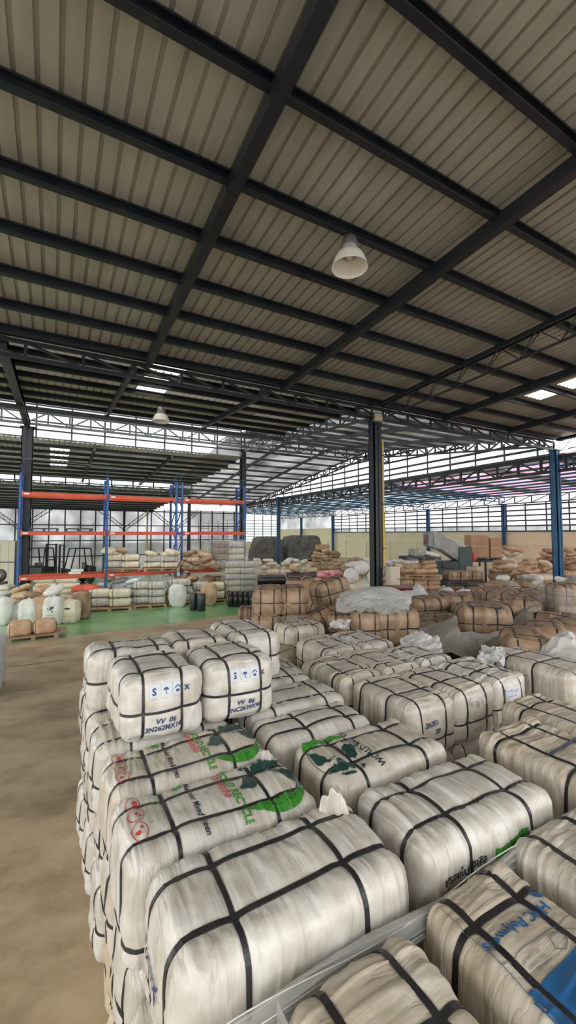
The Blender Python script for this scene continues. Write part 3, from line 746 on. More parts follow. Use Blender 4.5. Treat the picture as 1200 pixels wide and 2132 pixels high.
def handling_print(l1, l2, top=.12):
    sq = merge(*[raster([[(u, top - .035), (u + .07, top - .035), (u + .07, top + .04), (u, top + .04)]], .01) for u in (-.10, -.02, .06)])
    gl = [text('S', -.085, top - .02, .065, bold=.002), merge(raster([[(.0 + .018 * math.cos(t) + .012, top + .005 + .018 * math.sin(t)) for t in [PI * k / 10 for k in range(11)]]], .003),
               stroke([(.012, top + .005), (.012, top - .018), (.02, top - .02)], .004), stroke([(.075, top + .005), (.095, top + .025), (.115, top + .005)], .006), raster([[(.083, top - .02), (.107, top - .02), (.107, top - .002), (.083, top - .002)]], .004)), text('x', .145, top - .02, .07, bold=.002)]
    ln = merge(*[text('_____', u, top - .045, .022) for u in (-.10, -.02, .06)])
    wr = [text(l1, -.06, -.10, .052, shear=.2, bold=.0012), text(l2, -.13, -.155, .048, .06, shear=.2, bold=.0012)]
    return [('left', sq, 'sticker', 'label_print'), ('left', gl, 'ink', 'symbol_print'), ('left', ln, 'printgrey', 'lettering'), ('left', wr, 'ink', 'handwriting')]

ZT = 1.45
# front row, printed rows
tA, bA = hero('big plain white bale in the front left corner with blue writing on its end', (.91, 1.69, 1.205), 0, 'white', 1, [
    ('left', [text('ขาวทองดี', -.20, .02, .075, shear=.1, bold=.0012), text('133  n', -.12, -.1, .055, bold=.001)], 'ink', 'handwriting')],
    L=1.04, W=.54, H=.50, sw=.021, tx=(-.27, .24), ly=(-.13, .13), hz=(-.12,), wr=.0075)
# gathered bag mouth standing up at the right rear corner
def tail(parent, loc, w=.16, hh=.13, rz=0., m='white', seed=0, lean=.3):
    nu, nv = 30, 10; V = []; 
    for i in range(nu + 1):
        for j in range(nv + 1):
            u = i / nu; v = j / nv
            x = (u - .5) * w * (1 - .35 * v); y = .012 * math.sin(u * 22 + seed) * (.3 + v) + lean * v * hh * .6 + .02 * math.sin(u * 6 + v * 2)
            z = -.06 + v * hh * (.45 + .75 * math.sin(PI * min(1, .15 + u * .9)) + .05 * math.sin(u * 25))
            V.append((x, y, z))
    F = [(i * (nv + 1) + j, (i + 1) * (nv + 1) + j, (i + 1) * (nv + 1) + j + 1, i * (nv + 1) + j + 1) for i in range(nu) for j in range(nv)]
    mb = MB(); mb.add(V, F); o = mb.build('gathered_mouth', m, parent, True); o.location = loc; o.rotation_euler = (0, 0, rz)
    s = o.modifiers.new('s', 'SOLIDIFY'); s.thickness = .004
    return o
tail(tA, (.41, .13, .245), .24, .16, R(-12), 'white', 1)
tB, bB = hero('green-printed white bale with leaf and red circles, the nearer of two alike', (.83, 2.285, 1.2), 0, 'white', 2, recycle_print(), L=1.02, W=.54, H=.49, tx=(-.27, .26), ly=(-.14, .13), hz=(-.14,), wr=.0075)
tail(tB, (.41, .20, .23), .2, .12, R(-12), 'white', 4)
tC, bC = hero('green-printed white bale with leaf and red circles, the farther, below the handling-mark bales', (.83, 2.865, 1.195), 0, 'white2', 3, recycle_print(), L=1.0, W=.53, H=.48, tx=(-.27, .25), ly=(-.14, .13), hz=(-.14,), wr=.0075)
hero('shiny wrinkled white bale with a green block at its lower right', (2.03, 1.69, 1.2), 0, 'white', 4, [
    ('front', raster([[(-.06, .0), (.21, .01), (.21, .15), (-.06, .13)]], .006), 'printgreen', 'block_print'),
    ('front', [text('กรอบไปรีไซเคิล', -.42, .085, .05, .03, bold=.001), text('รีไซเคิล', -.42, .03, .045, .03)], 'inkblack', 'lettering')],
    L=1.02, W=.56, H=.49, tx=(-.22, .27), ly=(-.12, .13), hz=(-.13,), wr=.0105)
hero('white bale with dark green world map and leaf facing away', (1.97, 2.34, 1.2), 0, 'white2', 5, recycle_print(True), L=.96, W=.56, H=.49, tx=(-.25, .24), ly=(-.12, .14), hz=(-.12,), wr=.009)
hero('small plain white bale behind the world map bale', (1.86, 2.93, 1.19), 0, 'white', 6, [('front', text('PURE', -.30, -.17, .04, bold=.001), 'ink', 'lettering')], L=.9, W=.46, H=.46, tx=(-.12, .26), ly=(-.1, .1), hz=(-.14,), wr=.007)
# upper level with handling marks
hero('white bale with pale blue handling symbols and marker writing, nearest on the upper level', (.72, 3.45, 1.675), PI / 2, 'white', 7, handling_print('VV  06', '3N262MX16'), L=.70, W=.56, H=.45, tx=(-.2, .2), ly=(-.13, .14), hz=(-.02,), wr=.0075)
hero('white bale with handling symbols right of its twin, on the upper level', (1.34, 3.46, 1.675), PI / 2, 'white', 8, handling_print('VV  86', '3NC2639X96'), L=.66, W=.57, H=.45, tx=(-.15, .2), ly=(-.15, .12), hz=(-.02,), wr=.0075)
hero('plain white bale at the left rear corner of the upper level', (.64, 4.08, 1.675), 0, 'white', 9, L=.70, W=.52, H=.45, tx=(-.15, .2), hz=(0,), dens=48)
hero('cream-white bale on the upper level behind the right handling-mark bale', (1.25, 4.15, 1.675), PI / 2, 'white2', 11, L=.6, W=.52, H=.45, tx=(-.15, .2), hz=(0,), dens=48)
hero('farthest white bale of the upper level beside the green floor', (1.82, 4.25, 1.675), PI / 2, 'white', 12, L=.8, W=.5, H=.45, tx=(-.15, .2), hz=(0,), dens=44)
# middle group right of centre, long axis away from the camera
hero('greyish bale with marker digits, left front corner of the middle block', (2.94, 3.04, 1.2), PI / 2, 'white2', 13, [('left', [text('3N2E1', -.14, .05, .06, shear=.2, bold=.001), text('30', -.02, -.02, .06, shear=.2, bold=.001)], 'ink', 'handwriting')], sw=.014, L=.78, W=.58, H=.48, tx=(-.1, .25), ly=(-.14, .16), hz=(-.08,), wr=.009, dens=54)
hero('greyish bale with faded symbols, middle of the front of the middle block', (3.52, 3.05, 1.2), PI / 2, 'white2', 14, [('left', text('☂ ♻ ☂', -.12, .10, .05), 'printnavy', 'symbol_print'), ('left', text('UN 20', -.08, -.13, .045), 'printgrey', 'lettering')], sw=.014, L=.78, W=.56, H=.48, tx=(-.1, .2), ly=(-.14, .14), hz=(-.04,), wr=.009, dens=54)
hero('shiny film-covered white bale, right front corner of the middle block', (4.11, 3.08, 1.2), PI / 2, 'white', 15, [('left', raster([[(-.12, .06), (.14, .06), (.14, .15), (-.12, .15)]], .012), 'sticker', 'label_print'), ('left', [text('+ ☂ +  ⌂', -.10, .11, .04), text('▪ ▪ ▪ ▪ ▪', -.10, .07, .03)], 'printnavy', 'symbol_print')], sw=.014, L=.78, W=.58, H=.48, tx=(-.1, .2), ly=(-.14, .14), hz=(-.04,), wr=.009, dens=54)
for i, (x, y, v) in enumerate([(2.85, 3.87, 'w1'), (3.43, 3.9, 'w3'), (4.0, 3.84, 'w0'), (3.3, 4.75, 'w1'), (3.88, 4.78, 'w2')]):
    place(v, (x, y, 1.2), PI / 2, ['cream-white bale of the middle block, second row, left', 'cream-white bale of the middle block, second row, centre', 'white bale of the middle block, second row, right under loose film', 'off-white bale of the middle block, rear row, left', 'off-white bale of the middle block, rear row, right'][i], scale=(.68 if i == 2 else .8, 1.06, 1))
place('w1', (3.55, 5.98, 1.2), 0, 'short white bale standing up behind the middle block, in front of brown bales', scale=(.68, 1.1, 1))
place('y0', (2.95, 5.55, .98), R(20), 'yellowish bale low down behind the handling-mark bales, nearer one')
place('y1', (3.0, 6.25, .98), R(10), 'yellowish bale low down beside the wrapped brown stack')
place('w2', (2.55, 4.72, .98), R(85), 'white bale low in the gap left of the middle block', scale=(.8, 1, 1))
# right edge
hero('beige bale with a navy stripe and small print near the right edge', (3.06, 1.62, 1.2), PI / 2, 'canvas', 16, [
    ('top', raster([[(.02, -.26), (.055, -.26), (.055, .12), (.02, .14)]], .008), 'printnavy', 'stripe_print'),
    ('top', merge(*[text('llllllllllll', -.13 + d, -.26, .05, PI / 2, sx=1.) for d in (0, .07)]), 'printnavy', 'lettering')],
    L=.96, W=.62, H=.48, tx=(-.15, .32), ly=(-.16, .14), hz=(-.16,), wr=.010)
hero('grey-beige bale under shiny film at the right edge', (3.74, 1.92, 1.19), PI / 2, 'canvas', 17, L=.96, W=.58, H=.46, wr=.011, dens=50)
hero('long white bale with a small navy square on its side, at the right edge', (5.02, 2.95, 1.2), PI / 2, 'white2', 18, [
    ('side', raster([[(.32, .08), (.39, .08), (.39, .16), (.32, .16)]], .01), 'printnavy', 'label_print'),
    ('side', xf(merge(text('HD PE 2', -.24, .12, .045), text('▬▬', -.02, .10, .035)), -1, 1, -.02, 0), 'printgrey', 'lettering')],
    L=1.05, W=.62, H=.5, tx=(-.12, .22), ly=(-.16, .16), hz=(-.14,), wr=.004, dens=50)
# nearest pallet
hero('beige bale with blue lettering, logo and blue band, at the lower right', (1.63, .86, 1.14), PI / 2, 'canvas', 19, [
    ('top', text('HMC Polymers', .222, -.185, .062, PI / 2, bold=.0016), 'printblue', 'lettering'),
    ('top', raster([ell(.262, -.215, .032, .032, 30)], .0035, [ell(.268, -.215, .016, .013, 20)]), 'printblue', 'logo_print'),
    ('top', merge(stroke([(.40, .20), (.2, .205), (.05, .21), (-.1, .215)], .004), stroke([(.13, .205), (.135, .08), (.13, -.05), (.132, -.30)], .004), stroke([(.132, -.12), (.09, -.16), (.05, -.18)], .003),
                  stroke([(.11, -.04), (.105, -.10), (.085, -.12), (.055, -.05), (.075, -.02), (.09, -.03), (.11, -.04)], .005)), 'printgrey', 'outline_print'),
    ('top', merge(*[text(w_, x_, y_, .02, PI / 2) for w_, x_, y_ in (('mm mmm m', .11, .03), ('mm mmmm', .09, .03), ('mmm mm m', .07, .03), ('mm m', .052, .05), ('mmmmm', .19, -.18), ('mm mmm', .165, -.18))]), 'printgrey', 'lettering'),
    ('top', raster([[(.04, .215), (.045, -.34), (-.08, -.34), (-.08, .20), (-.06, .22)]], .008), 'printblue', 'band_print')],
    L=.96, W=.55, H=.46, tx=(-.34, .29), ly=(-.13, .15), hz=(-.15,), wr=.006, sw=.026)
hero('plain beige-white bale at the bottom edge left of the blue-lettered one', (.97, .82, 1.14), PI / 2, 'canvas', 20, L=.96, W=.54, H=.46, tx=(-.3, .18), ly=(-.14, .14), hz=(-.15,), wr=.005, sw=.026)
hero('plain white bale at the lower right edge beside the blue-lettered one', (2.30, .88, 1.15), PI / 2, 'white2', 21, [('side', stroke([(.3, .10), (.28, .03), (.2, .0), (-.3, .02)], .003), 'printgrey', 'outline_print')], L=.98, W=.56, H=.47, r=.09, tx=(-.3, .1), ly=(-.14, .14), hz=(-.15,), wr=.006, sw=.026)
for i, x in enumerate((.97, 1.63, 2.30)):
    place('w%d' % i, (x, .86, .675), PI / 2, 'hidden lower bale of the nearest pallet, %s from the left' % ORD[i], scale=(.94, 1.04, .95), group='lower bales of the nearest pallet')
    place('w%d' % (3 - i), (x, .86, .235), PI / 2, 'hidden lower bale of the nearest pallet, %s from the left' % ORD[i], scale=(.94, 1.04, .9), group='lower bales of the nearest pallet')
# lower layers of the left stack
random.seed(11)
rows = [1.70, 2.28, 2.86, 3.44, 4.02, 4.60]
for r, y in enumerate(rows):
    for l in range(3):
        if l == 2 and r < 3: continue
        key = random.choice(['w0', 'w1', 'w2', 'w3'])
        col = 'white'
        if l == 0 and r in (0, 1, 2): key = 'y%d' % (r % 2); col = 'cream'
        dx = random.uniform(-.05, .03) - (.03 if l == 2 else 0)
        place(key, (.83 + dx, y + random.uniform(-.015, .015), .24 + .478 * l), R(random.uniform(-2, 2)), '%s bale facing the aisle in left stack, %s layer, %s row from camera' % (col, ORD[l], ORD[r]), scale=(.98, 1.03, .97), group='lower bales of the left stack')
        if r in (0, 2, 3, 4) or l == 2:
            yy = y if r != 2 else 2.93
            if l == 2 and r == 5: continue
            place(random.choice(['w0', 'w1', 'w2', 'w3']), (1.92, yy, .24 + .478 * l), R(random.uniform(-1, 1)), '%s bale inside left stack, %s layer, %s row from camera' % ('white', ORD[l], ORD[r]), scale=(.98, 1.03, .97), group='inner bales of the left stack')
        elif r == 1: place('w2', (1.95, 2.32, .24 + .478 * l), 0, 'inner bale under the world map bale, %s layer up' % ORD[l], scale=(.98, 1.03, .97), group='inner bales of the left stack')
# lower layers of the middle block and right edge
for (x, y) in [(2.94, 3.04), (3.52, 3.05), (4.11, 3.08), (2.85, 3.87), (3.43, 3.9), (4.02, 3.95), (3.3, 4.75), (3.88, 4.78), (3.06, 1.62), (3.74, 1.92), (5.02, 2.95), (3.55, 5.98)]:
    for l in range(2):
        place(random.choice(['w0', 'w1', 'w3', 'y0'] if x > 4.5 else ['w0', 'w1', 'w2', 'w3']), (x + random.uniform(-.02, .03), y, .24 + .478 * l), PI / 2 + R(random.uniform(-2, 2)), 'lower bale under the %s, %s layer up' % ('middle block' if x < 4.4 and y > 2.5 else 'right edge bales', ORD[l]), scale=(.77 if x < 4.5 and y > 2.5 else .95, 1.0, .97), group='lower bales of the middle block' if x < 4.4 and y > 2.5 else 'lower bales at the right edge')
for l in range(2): 
    if l == 0: place('w0', (2.95, 5.55, .5 - .26), R(20), 'white bale under the nearer yellowish bale', scale=(.9, 1, 1)); place('w1', (3.0, 6.25, .24), R(10), 'white bale under the farther yellowish bale', scale=(.9, 1, 1)); place('w3', (2.55, 4.72, .24), R(85), 'white bale at the bottom of the gap left of the middle block', scale=(.8, 1, 1))
for (x, y, s) in ((2.95, 5.55, .26), (3.0, 6.25, .26), (2.55, 4.72, .26)):
    place('w2', (x, y, .6), R(15), 'white bale in the second layer below the yellowish and gap bales', scale=(.9, .95, .55), group='second layer bales behind the left stack')

# film rope between the rows
def crumple(name, m, fn, nu, nv, parent=None, amp=.03, seed=0, thick=.003, sc=5.):
    """crumpled sheet: fn(u,v)->(x,y,z), displaced by folded noise"""
    u, v = np.meshgrid(np.linspace(0, 1, nu + 1), np.linspace(0, 1, nv + 1), indexing='ij')
    P = np.array(fn(u, v)); P = np.stack(P, -1) if P.shape[0] == 3 else P
    x, y, z = P[..., 0], P[..., 1], P[..., 2]
    a = lambda q: (1 - 2 * np.abs(noise(x * sc + q + seed, y * sc + q, z * sc))) + .5 * (1 - 2 * np.abs(noise(x * sc * 2.3 + q, y * sc * 2.3 + seed, z * sc * 2.3 + q)))
    P = P + amp * np.stack([a(1.3) * .5, a(7.7) * .5, a(13.1)], -1)
    V = [tuple(p) for p in P.reshape(-1, 3)]
    F = [(i * (nv + 1) + j, (i + 1) * (nv + 1) + j, (i + 1) * (nv + 1) + j + 1, i * (nv + 1) + j + 1) for i in range(nu) for j in range(nv)]
    mb = MB(); mb.add(V, F); o = mb.build(name, m, parent, False)
    s = o.modifiers.new('thickness', 'SOLIDIFY'); s.thickness = thick
    return o
t = thing('film_rope', 'bundled clear stretch film running diagonally between the front pallet and the bales behind', 'film', (0, 0, 0))
o = crumple('film_band', 'film', lambda u, v: (.36 + 2.45 * u, 1.335 + .018 * np.cos(v * 26 + u * 5) + .01 * np.sin(u * 9), 1.215 + .045 * u + .10 * v + .012 * np.sin(u * 14 + v * 4)), 90, 26, t, amp=.004, seed=3, sc=6)
for k in range(5):
    ph = k * 1.7; pts = [(.36 + .102 * i, 1.335 + .012 * math.sin(i * .5 + ph), 1.235 + .0018 * i + .02 * k + .012 * math.sin(i * .4 + ph * 2)) for i in range(25)]
    MB().tube(pts, .003, 6).build('film_strand', 'film' if k % 2 else 'filmwhite', t, True)
tag(crumple('plastic_sheet', 'wrap', lambda u, v: (.42 + 2.3 * u, 1.36 + .006 * np.sin(u * 30) + 0 * v, .8 + .42 * v), 60, 10, amp=.008, seed=3), 'clear film hanging down between the front pallet and the next row', 'plastic film')
tag(crumple('plastic_sheet', 'film', lambda u, v: (.66 + .04 * v + .0 * u, .45 + .86 * u, 1.02 + .30 * v - .03 * np.sin(u * 3)), 24, 10, amp=.014, seed=5), 'clear film edge wrapping the plain bale at the bottom edge', 'plastic film')
# ================================================================== BACKGROUND GOODS
SY, CY = math.sin(YAW), math.cos(YAW)
def W(px, d):
    """floor position d metres down the hall, px as bearing (875 px per unit of tangent)"""
    l = (px - 600) / 875 * d; return (d * SY + l * CY, d * CY - l * SY)
def ZT_(py, d): return CAMH - (py - 1112) / 875 * d
VIEW = -YAW
_sack = {}
def sack_mesh(m, k, kind='flat'):
    key = (m, k, kind)
    if key not in _sack:
        if kind == 'flat': b = Bale(L=.8, W=.46, H=.2, r=.095, tx=(), ly=(), hz=(), wr=.007, bulge=.035, seed=70 + k * 3)
        elif kind == 'tall': b = Bale(L=.55, W=.42, H=.85, r=.13, tx=(), ly=(), hz=(), wr=.009, bulge=.05, seed=90 + k * 3)
        else: b = Bale(L=.62, W=.5, H=.34, r=.14, tx=(), ly=(), hz=(), wr=.012, bulge=.06, seed=110 + k * 3)
        _sack[key] = b.body('sack', m, 15)
    return _sack[key]
MN = {'tan': 'tan', 'brownsack': 'brown', 'orange': 'orange-tan', 'creamsack': 'cream', 'whitesack': 'white', 'greysack': 'grey', 'bluewhite': 'bluish white', 'red': 'red', 'pink': 'pink', 'brown': 'brown'}
def sack(m, x, y, z, rz=0, rx=0, ry=0, sc=(1, 1, 1), label='', group=None, kind='flat', cat='sack', name='sack'):
    o = link(name, sack_mesh(m, random.randrange(3), kind)); o.location = (x, y, z); o.rotation_euler = (rx, ry, rz); o.scale = sc
    return tag(o, label, cat, group)
def heap(desc, px0, px1, d, ztop, mats, z0=0., rag=.5, kind='flat', lh=.2, depth=1, sw=.62, taper=.35, group=None):
    """pile of filled sacks laid in layers, narrower and rougher toward the top"""
    wdt = (px1 - px0 + (16 if rag >= .8 else 0)) / 875 * d; c = W((px0 + px1) / 2, d)
    L_ = []; z = z0
    if kind == 'flat' and ztop - z0 > 1.1 and rag > .4:
        while z < z0 + (ztop - z0) * .48: L_.append((z, .34, 1.05)); z += .34
    while z < ztop - .08:
        L_.append((z, lh, sw)); z += lh
    n = len(L_)
    for l, (zz, hl, ww) in enumerate(L_):
        f = 1 - taper * ((zz - z0) / max(.1, ztop - z0)) ** 1.3; w = wdt * f; k = max(1, int(round(w / ww)))
        for i in range(k):
            t = ((i + .5) / k - .5) * w + (random.uniform(-.22, .22) if rag > .6 else random.uniform(-.05, .05)) * rag
            dd = (random.uniform(-.3, .3) if ww < .9 else random.uniform(-.12, .12)) * rag
            x = c[0] + t * CY + dd * SY; y = c[1] - t * SY + dd * CY
            m = random.choice(mats); small = ww < .9
            r = VIEW + (random.choice([0, PI / 2, .6]) if rag > .4 and small else 0) + R(random.uniform(-28, 28) * rag * (1 if small else .3))
            sack(m, x, y, zz + hl * .5 + (random.uniform(-.03, .05) * rag if small else 0), r, R(random.uniform(-20, 20) * rag if small else 0), R(random.uniform(-24, 24) * rag if small else 0),
                 (min(ww, w / k) / .86 * random.uniform(.95, 1.05), random.uniform(.9, 1.1) * (1 if small else 1.5), hl / .235 * random.uniform(.95, 1.1)),
                 '%s sack %s, %s layer, %s across' % (MN[m], desc.replace('the ', ''), ORD[min(l, 15)], ORD[min(i, 15)]), group or 'sacks ' + desc, kind)

pal = thing('wood_pallet', 'wooden pallet under the orange strapped bales beside the aisle', 'pallet', (-.42, 14.0, 0), R(4))
for i in range(6): MB().box(-.6, .6, -.5 + i * .18, -.5 + i * .18 + .11, .115, .135).build('deck_board', 'wood', pal)
for yy in (-.5, -.045, .41):
    mb = MB(); mb.box(-.6, .6, yy, yy + .09, 0, .02)
    for xx in (-.6, -.05, .5): mb.box(xx, xx + .1, yy, yy + .09, .02, .095)
    mb.box(-.6, .6, yy, yy + .09, .095, .115); mb.build('stringer', 'wood', pal)
def pallet(x, y, z, rz, label, sc=1., dark=False, w=1.):
    p = dup(pal, (x, y, z), (0, 0, rz), label, scale=(sc * w, sc, 1)); p.name = 'wood_pallet'
    if dark:
        for c in p.children:
            c.data = c.data.copy(); c.data.materials[0] = M['darkwood']
    return p
# strapped small bales variants in colours
for k, m in (('so', 'orange'), ('sg', 'greysack'), ('sbl', 'bluewhite')): variant(k, m=m, seed=60, L=.55, W=.8, H=.3, wr=.006, dens=16, r=.1, hz=())
for i, x in enumerate((-.72, -.12)):
    place('so', (x, 13.98, .30), R(4), ['left', 'right'][i] + ' orange strapped bale on the wooden pallet beside the aisle', scale=(1, 1, 1.05))
tag(MB().box(-.0, .30, -.4, .42, 0, .012).build('plywood_sheet', 'wood'), 'thin plywood sheet on the right end of the aisle pallet', 'board').location = (.14, 13.95, .137)
# left edge wrapped stack
for l in range(5):
    for i in range(2):
        sack('bluewhite' if l % 2 else 'whitesack', -1.52 + i * .5, 9.6, .13 + .185 * l, R(90 + random.uniform(-4, 4)), 0, 0, (1.15, 1.05, .95), 'white sack in the wrapped stack at the left edge, %s layer, %s column' % (ORD[l], ['outer', 'aisle-side'][i]), 'wrapped sacks at the left edge')
pallet(-1.27, 9.6, -.1, 0, 'pallet under the wrapped white stack at the left edge', .85)
tag(crumple('stretch_wrap', 'wrap', lambda u, v: (-1.28 + .56 * np.clip(1.35 * np.cos(2 * PI * u), -1, 1), 9.6 + .56 * np.clip(1.35 * np.sin(2 * PI * u), -1, 1), .06 + 1.0 * v), 60, 14, amp=.02, seed=9, sc=6), 'clear stretch wrap around the white stack at the left edge', 'plastic film')
# standing sacks in front of the racking
stand = [(12, 13.7, 'whitesack', 1.0, 'open white sack at the far left behind the orange bales'), (42, 13.9, 'greysack', .75, 'grey crumpled sack second from the left of the standing row'),
         (66, 13.9, 'whitesack', .9, 'white and brown sack behind the pallet of orange bales'), (90, 14.0, 'tan', .95, 'tan standing sack left of the sack with the green map print'),
         (118, 13.75, 'whitesack', 1.02, 'upright white sack with a dark green map print by the green floor'), (151, 13.95, 'creamsack', .86, 'short cream sack with a dark print beside the map sack'), (173, 14.6, 'brownsack', 1.1, 'tall brown sack at the right end of the standing row')]
for i, (px, d, m, h, lb) in enumerate(stand):
    x, y = W(px, d); t = thing('standing_sack', lb, 'sack', (x, y, 0), VIEW + R(random.uniform(-8, 8)))
    b = Bale(L=.5, W=.38, H=.80 * h, r=.075, tx=(), ly=(), hz=(), wr=.014, bulge=.045, seed=200 + i)
    o = link('sack_body', b.body('sack_body', m, 22), t); o.location = (0, 0, .41 * h)
    tail(t, (0, 0, .82 * h), .3, .12, 0, m, i)
    if i in (4, 5):
        p = raster([[(-.12, .10), (-.06, .17), (.02, .16), (.06, .20), (.09, .12), (.0, .06), (-.05, .04)], [(.0, .02), (.05, .04), (.07, .0), (.04, -.03)]], .01) if i == 4 else raster([[(-.14, .14), (.0, .17), (.12, .14), (.05, .10), (-.04, .11)]], .01)
        q = link('map_print', decal_mesh(b, 'front', p[0], p[1], 'printdark', 'map_print', .006), o)
        q = link('lettering', decal_mesh(b, 'front', *text('▬▬▬▬', -.14, -.12, .06), 'printpale', 'lettering', .006), o)
heap('in the low pile behind the standing sacks', 20, 152, 15.3, .92, ['tan', 'brownsack', 'tan', 'whitesack'], rag=.9, taper=.3)
for l in range(5):
    for i in range(2):
        x, y = W(97 + i * 46 + (l % 2) * 4, 17.2); t = MB().lathe([(.001, -.42), (.10, -.42), (.115, -.40), (.115, .40), (.10, .42), (.001, .42)], 14, ax='x').build('film_roll', 'creamsack', None, True)
        t.location = (x, y, .13 + l * .225); t.rotation_euler = (0, 0, VIEW + R(random.uniform(-4, 4)))
        tag(t, 'cream roll stacked under the left racking bay, %s up, %s stack' % (ORD[l], ['left', 'right'][i]), 'roll', 'cream rolls under the left racking bay')
x, y = W(182, 16.4)
heap('under the red sack', 160, 206, 16.4, .62, ['tan', 'creamsack'], rag=.5, taper=.05)
t = sack('red', x, y, .76, VIEW, 0, 0, (1.15, 1.1, 1.4), 'bright red sack lying on top of tan sacks under the racking')
# racking -------------------------------------------------------------------
rk = thing('pallet_rack', 'blue and orange-red pallet rack of three bays over the green floor', 'rack', (0, 19, 0))
XS = [-1.12, 1.98, 4.86, 5.12, 8.2]
for x in XS:
    for yy in (0, 1.05):
        mb = MB(); mb.box(x - .045, x - .037, yy - .04, yy + .04, .02, 5.25); mb.box(x + .037, x + .045, yy - .04, yy + .04, .02, 5.25); mb.box(x - .045, x + .045, yy - .04 if yy == 0 else yy + .032, yy - .032 if yy == 0 else yy + .04, .02, 5.25)
        up_ = mb.build('upright', 'rackblue', rk); MB().box(x - .08, x + .08, yy - .08, yy + .08, 0, .02).build('foot_plate', 'rackblue', up_)
    z = .3; s = 0
    while z < 4.9:
        MB().bar((x, .04 if s else 1.0, z), (x, 1.0 if s else .04, z + .75), .035).build('brace', 'rackblue', rk); z += .75; s = 1 - s
for (xa, xb) in ((-1.12, 1.98), (1.98, 4.86), (5.12, 8.2)):
    for z in (1.2, 2.93, 4.45):
        for yy in (-.055, 1.105):
            bm_ = MB().box(xa + .05, xb - .05, yy - .025, yy + .025, z - .07, z + .07).build('beam', 'rackred', rk)
            if yy < 0:
                for xx in (xa + .05, xb - .11): MB().box(xx, xx + .06, yy - .034, yy - .025, z - .12, z + .12).build('connector', 'rackred', bm_)
                MB().box(xa + .12, xa + .3, yy - .028, yy - .025, z - .03, z + .03).build('label', 'whitetag', bm_)
def stack(desc, px0, px1, d, z0, cols, layers, keys, sc=(1, 1, 1), pal_=True, hh=.335, wig=2, name='strapped_bale'):
    w = (px1 - px0) / 875 * d; c = W((px0 + px1) / 2, d)
    if pal_: pallet(c[0], c[1], z0, VIEW * .25, 'wooden pallet under the ' + desc, 1., w=w / 1.2)
    zb = z0 + (.14 if pal_ else 0)
    for l in range(layers):
        for i in range(cols):
            t = ((i + .5) / cols - .5) * w; x = c[0] + t * CY; y = c[1] - t * SY
            k = random.choice(keys)
            place(k, (x, y, zb + hh * (l + .5)), VIEW * .4 + R(random.uniform(-wig, wig)), '%s bale in %s, %s layer, %s across' % ({'s0': 'white', 's1': 'bluish white', 's2': 'cream', 'so': 'orange', 'sg': 'grey', 'sbl': 'bluish white'}.get(k, 'brown'), desc.replace('the ', ''), ORD[l], ORD[i]),
                  'bales in the ' + desc, scale=(w / cols / VAR[k]['b'].h[0] / 2 * .97, sc[1], hh / (VAR[k]['b'].h[2] * 2 + .03)), name=name)
stack('first ground stack under the racking', 190, 275, 16.3, 0, 2, 2, ['s0', 's2'])
stack('second ground stack under the racking', 282, 346, 17.0, 0, 2, 3, ['s0', 's1', 's0'], hh=.29)
stack('third ground stack under the racking', 352, 398, 17.7, 0, 1, 3, ['s0', 's1'], hh=.3)
stack('fourth ground stack under the racking', 404, 468, 18.2, 0, 2, 2, ['s0', 's2'], hh=.36)
x, y = W(436, 17.3); sack('tan', x, y, .45, VIEW, 0, 0, (1, .9, 1), 'round tan sack standing before the fourth ground stack', kind='tall')
x, y = W(372, 16.9); sack('whitesack', x, y, .45, VIEW, R(8), 0, (1.0, .8, 1.0), 'tall slumped white sack between the second and third ground stacks', kind='tall')
heap('on top of the first ground stacks at the back', 205, 300, 18.2, 1.08, ['bluewhite', 'whitesack', 'greysack'], z0=0, rag=.6, taper=.1)
heap('behind the third ground stack', 345, 470, 19.0, 1.02, ['whitesack', 'brownsack', 'tan', 'creamsack'], z0=0, rag=.8, taper=.1)
stack('left stack on the racking shelf', 222, 292, 18.4, 1.3, 2, 2, ['s2', 's0'], hh=.3)
heap('piled loosely on the left shelf stack', 224, 262, 18.4, 2.32, ['tan', 'creamsack'], z0=2.05, rag=1.2)
stack('middle stack on the racking shelf', 302, 372, 18.6, 1.3, 2, 2, ['s2', 's0'], hh=.25)
heap('on top of the middle shelf stack', 305, 368, 18.6, 2.18, ['creamsack', 'whitesack'], z0=1.96, rag=1)
heap('on the right racking shelf', 386, 446, 18.8, 2.1, ['tan', 'brownsack', 'tan'], z0=1.3, rag=.9, taper=.25)
stack('tall white stack right of the racking', 470, 533, 18.6, 0, 2, 6, ['s0', 's2', 's0'], hh=.26)
stack('wrapped stack on the right end of the racking', 445, 508, 19.4, 1.3, 2, 4, ['s2', 's0', 'b0'], hh=.28)
for (a, b_, d, z0, z1, lb) in ((443, 510, 19.4, 1.4, 2.62, 'clear stretch wrap around the stack at the right end of the racking'), (468, 536, 18.6, .4, 1.72, 'clear stretch wrap around the tall white stack')):
    c = W((a + b_) / 2, d); w = (b_ - a) / 875 * d / 2 * 1.02
    tag(crumple('stretch_wrap', 'wrap', lambda u, v: (c[0] + w * np.clip(1.35 * np.cos(2 * PI * u), -1, 1), c[1] + w * .8 * np.clip(1.35 * np.sin(2 * PI * u), -1, 1), z0 + (z1 - z0) * v), 40, 10, amp=.03, seed=4, sc=4), lb, 'plastic film')
for i in range(2):
    x, y = W(156 + i * 5, 18.2); tag(MB().box(-.22, .22, -.15, .15, 0, .09).build('carton', 'whitetag', bevel=.01), '%s flat pale carton lying on the left racking beam' % ['lower', 'upper'][i], 'box').location = (x, 19.3, 1.275 + i * .095)
for i, x in enumerate((-.3, .95)): pallet(x, 19.5, 3.0, 0, '%s dark pallet lying on the middle level of the left racking bay' % ['left', 'right'][i], .85, dark=True)
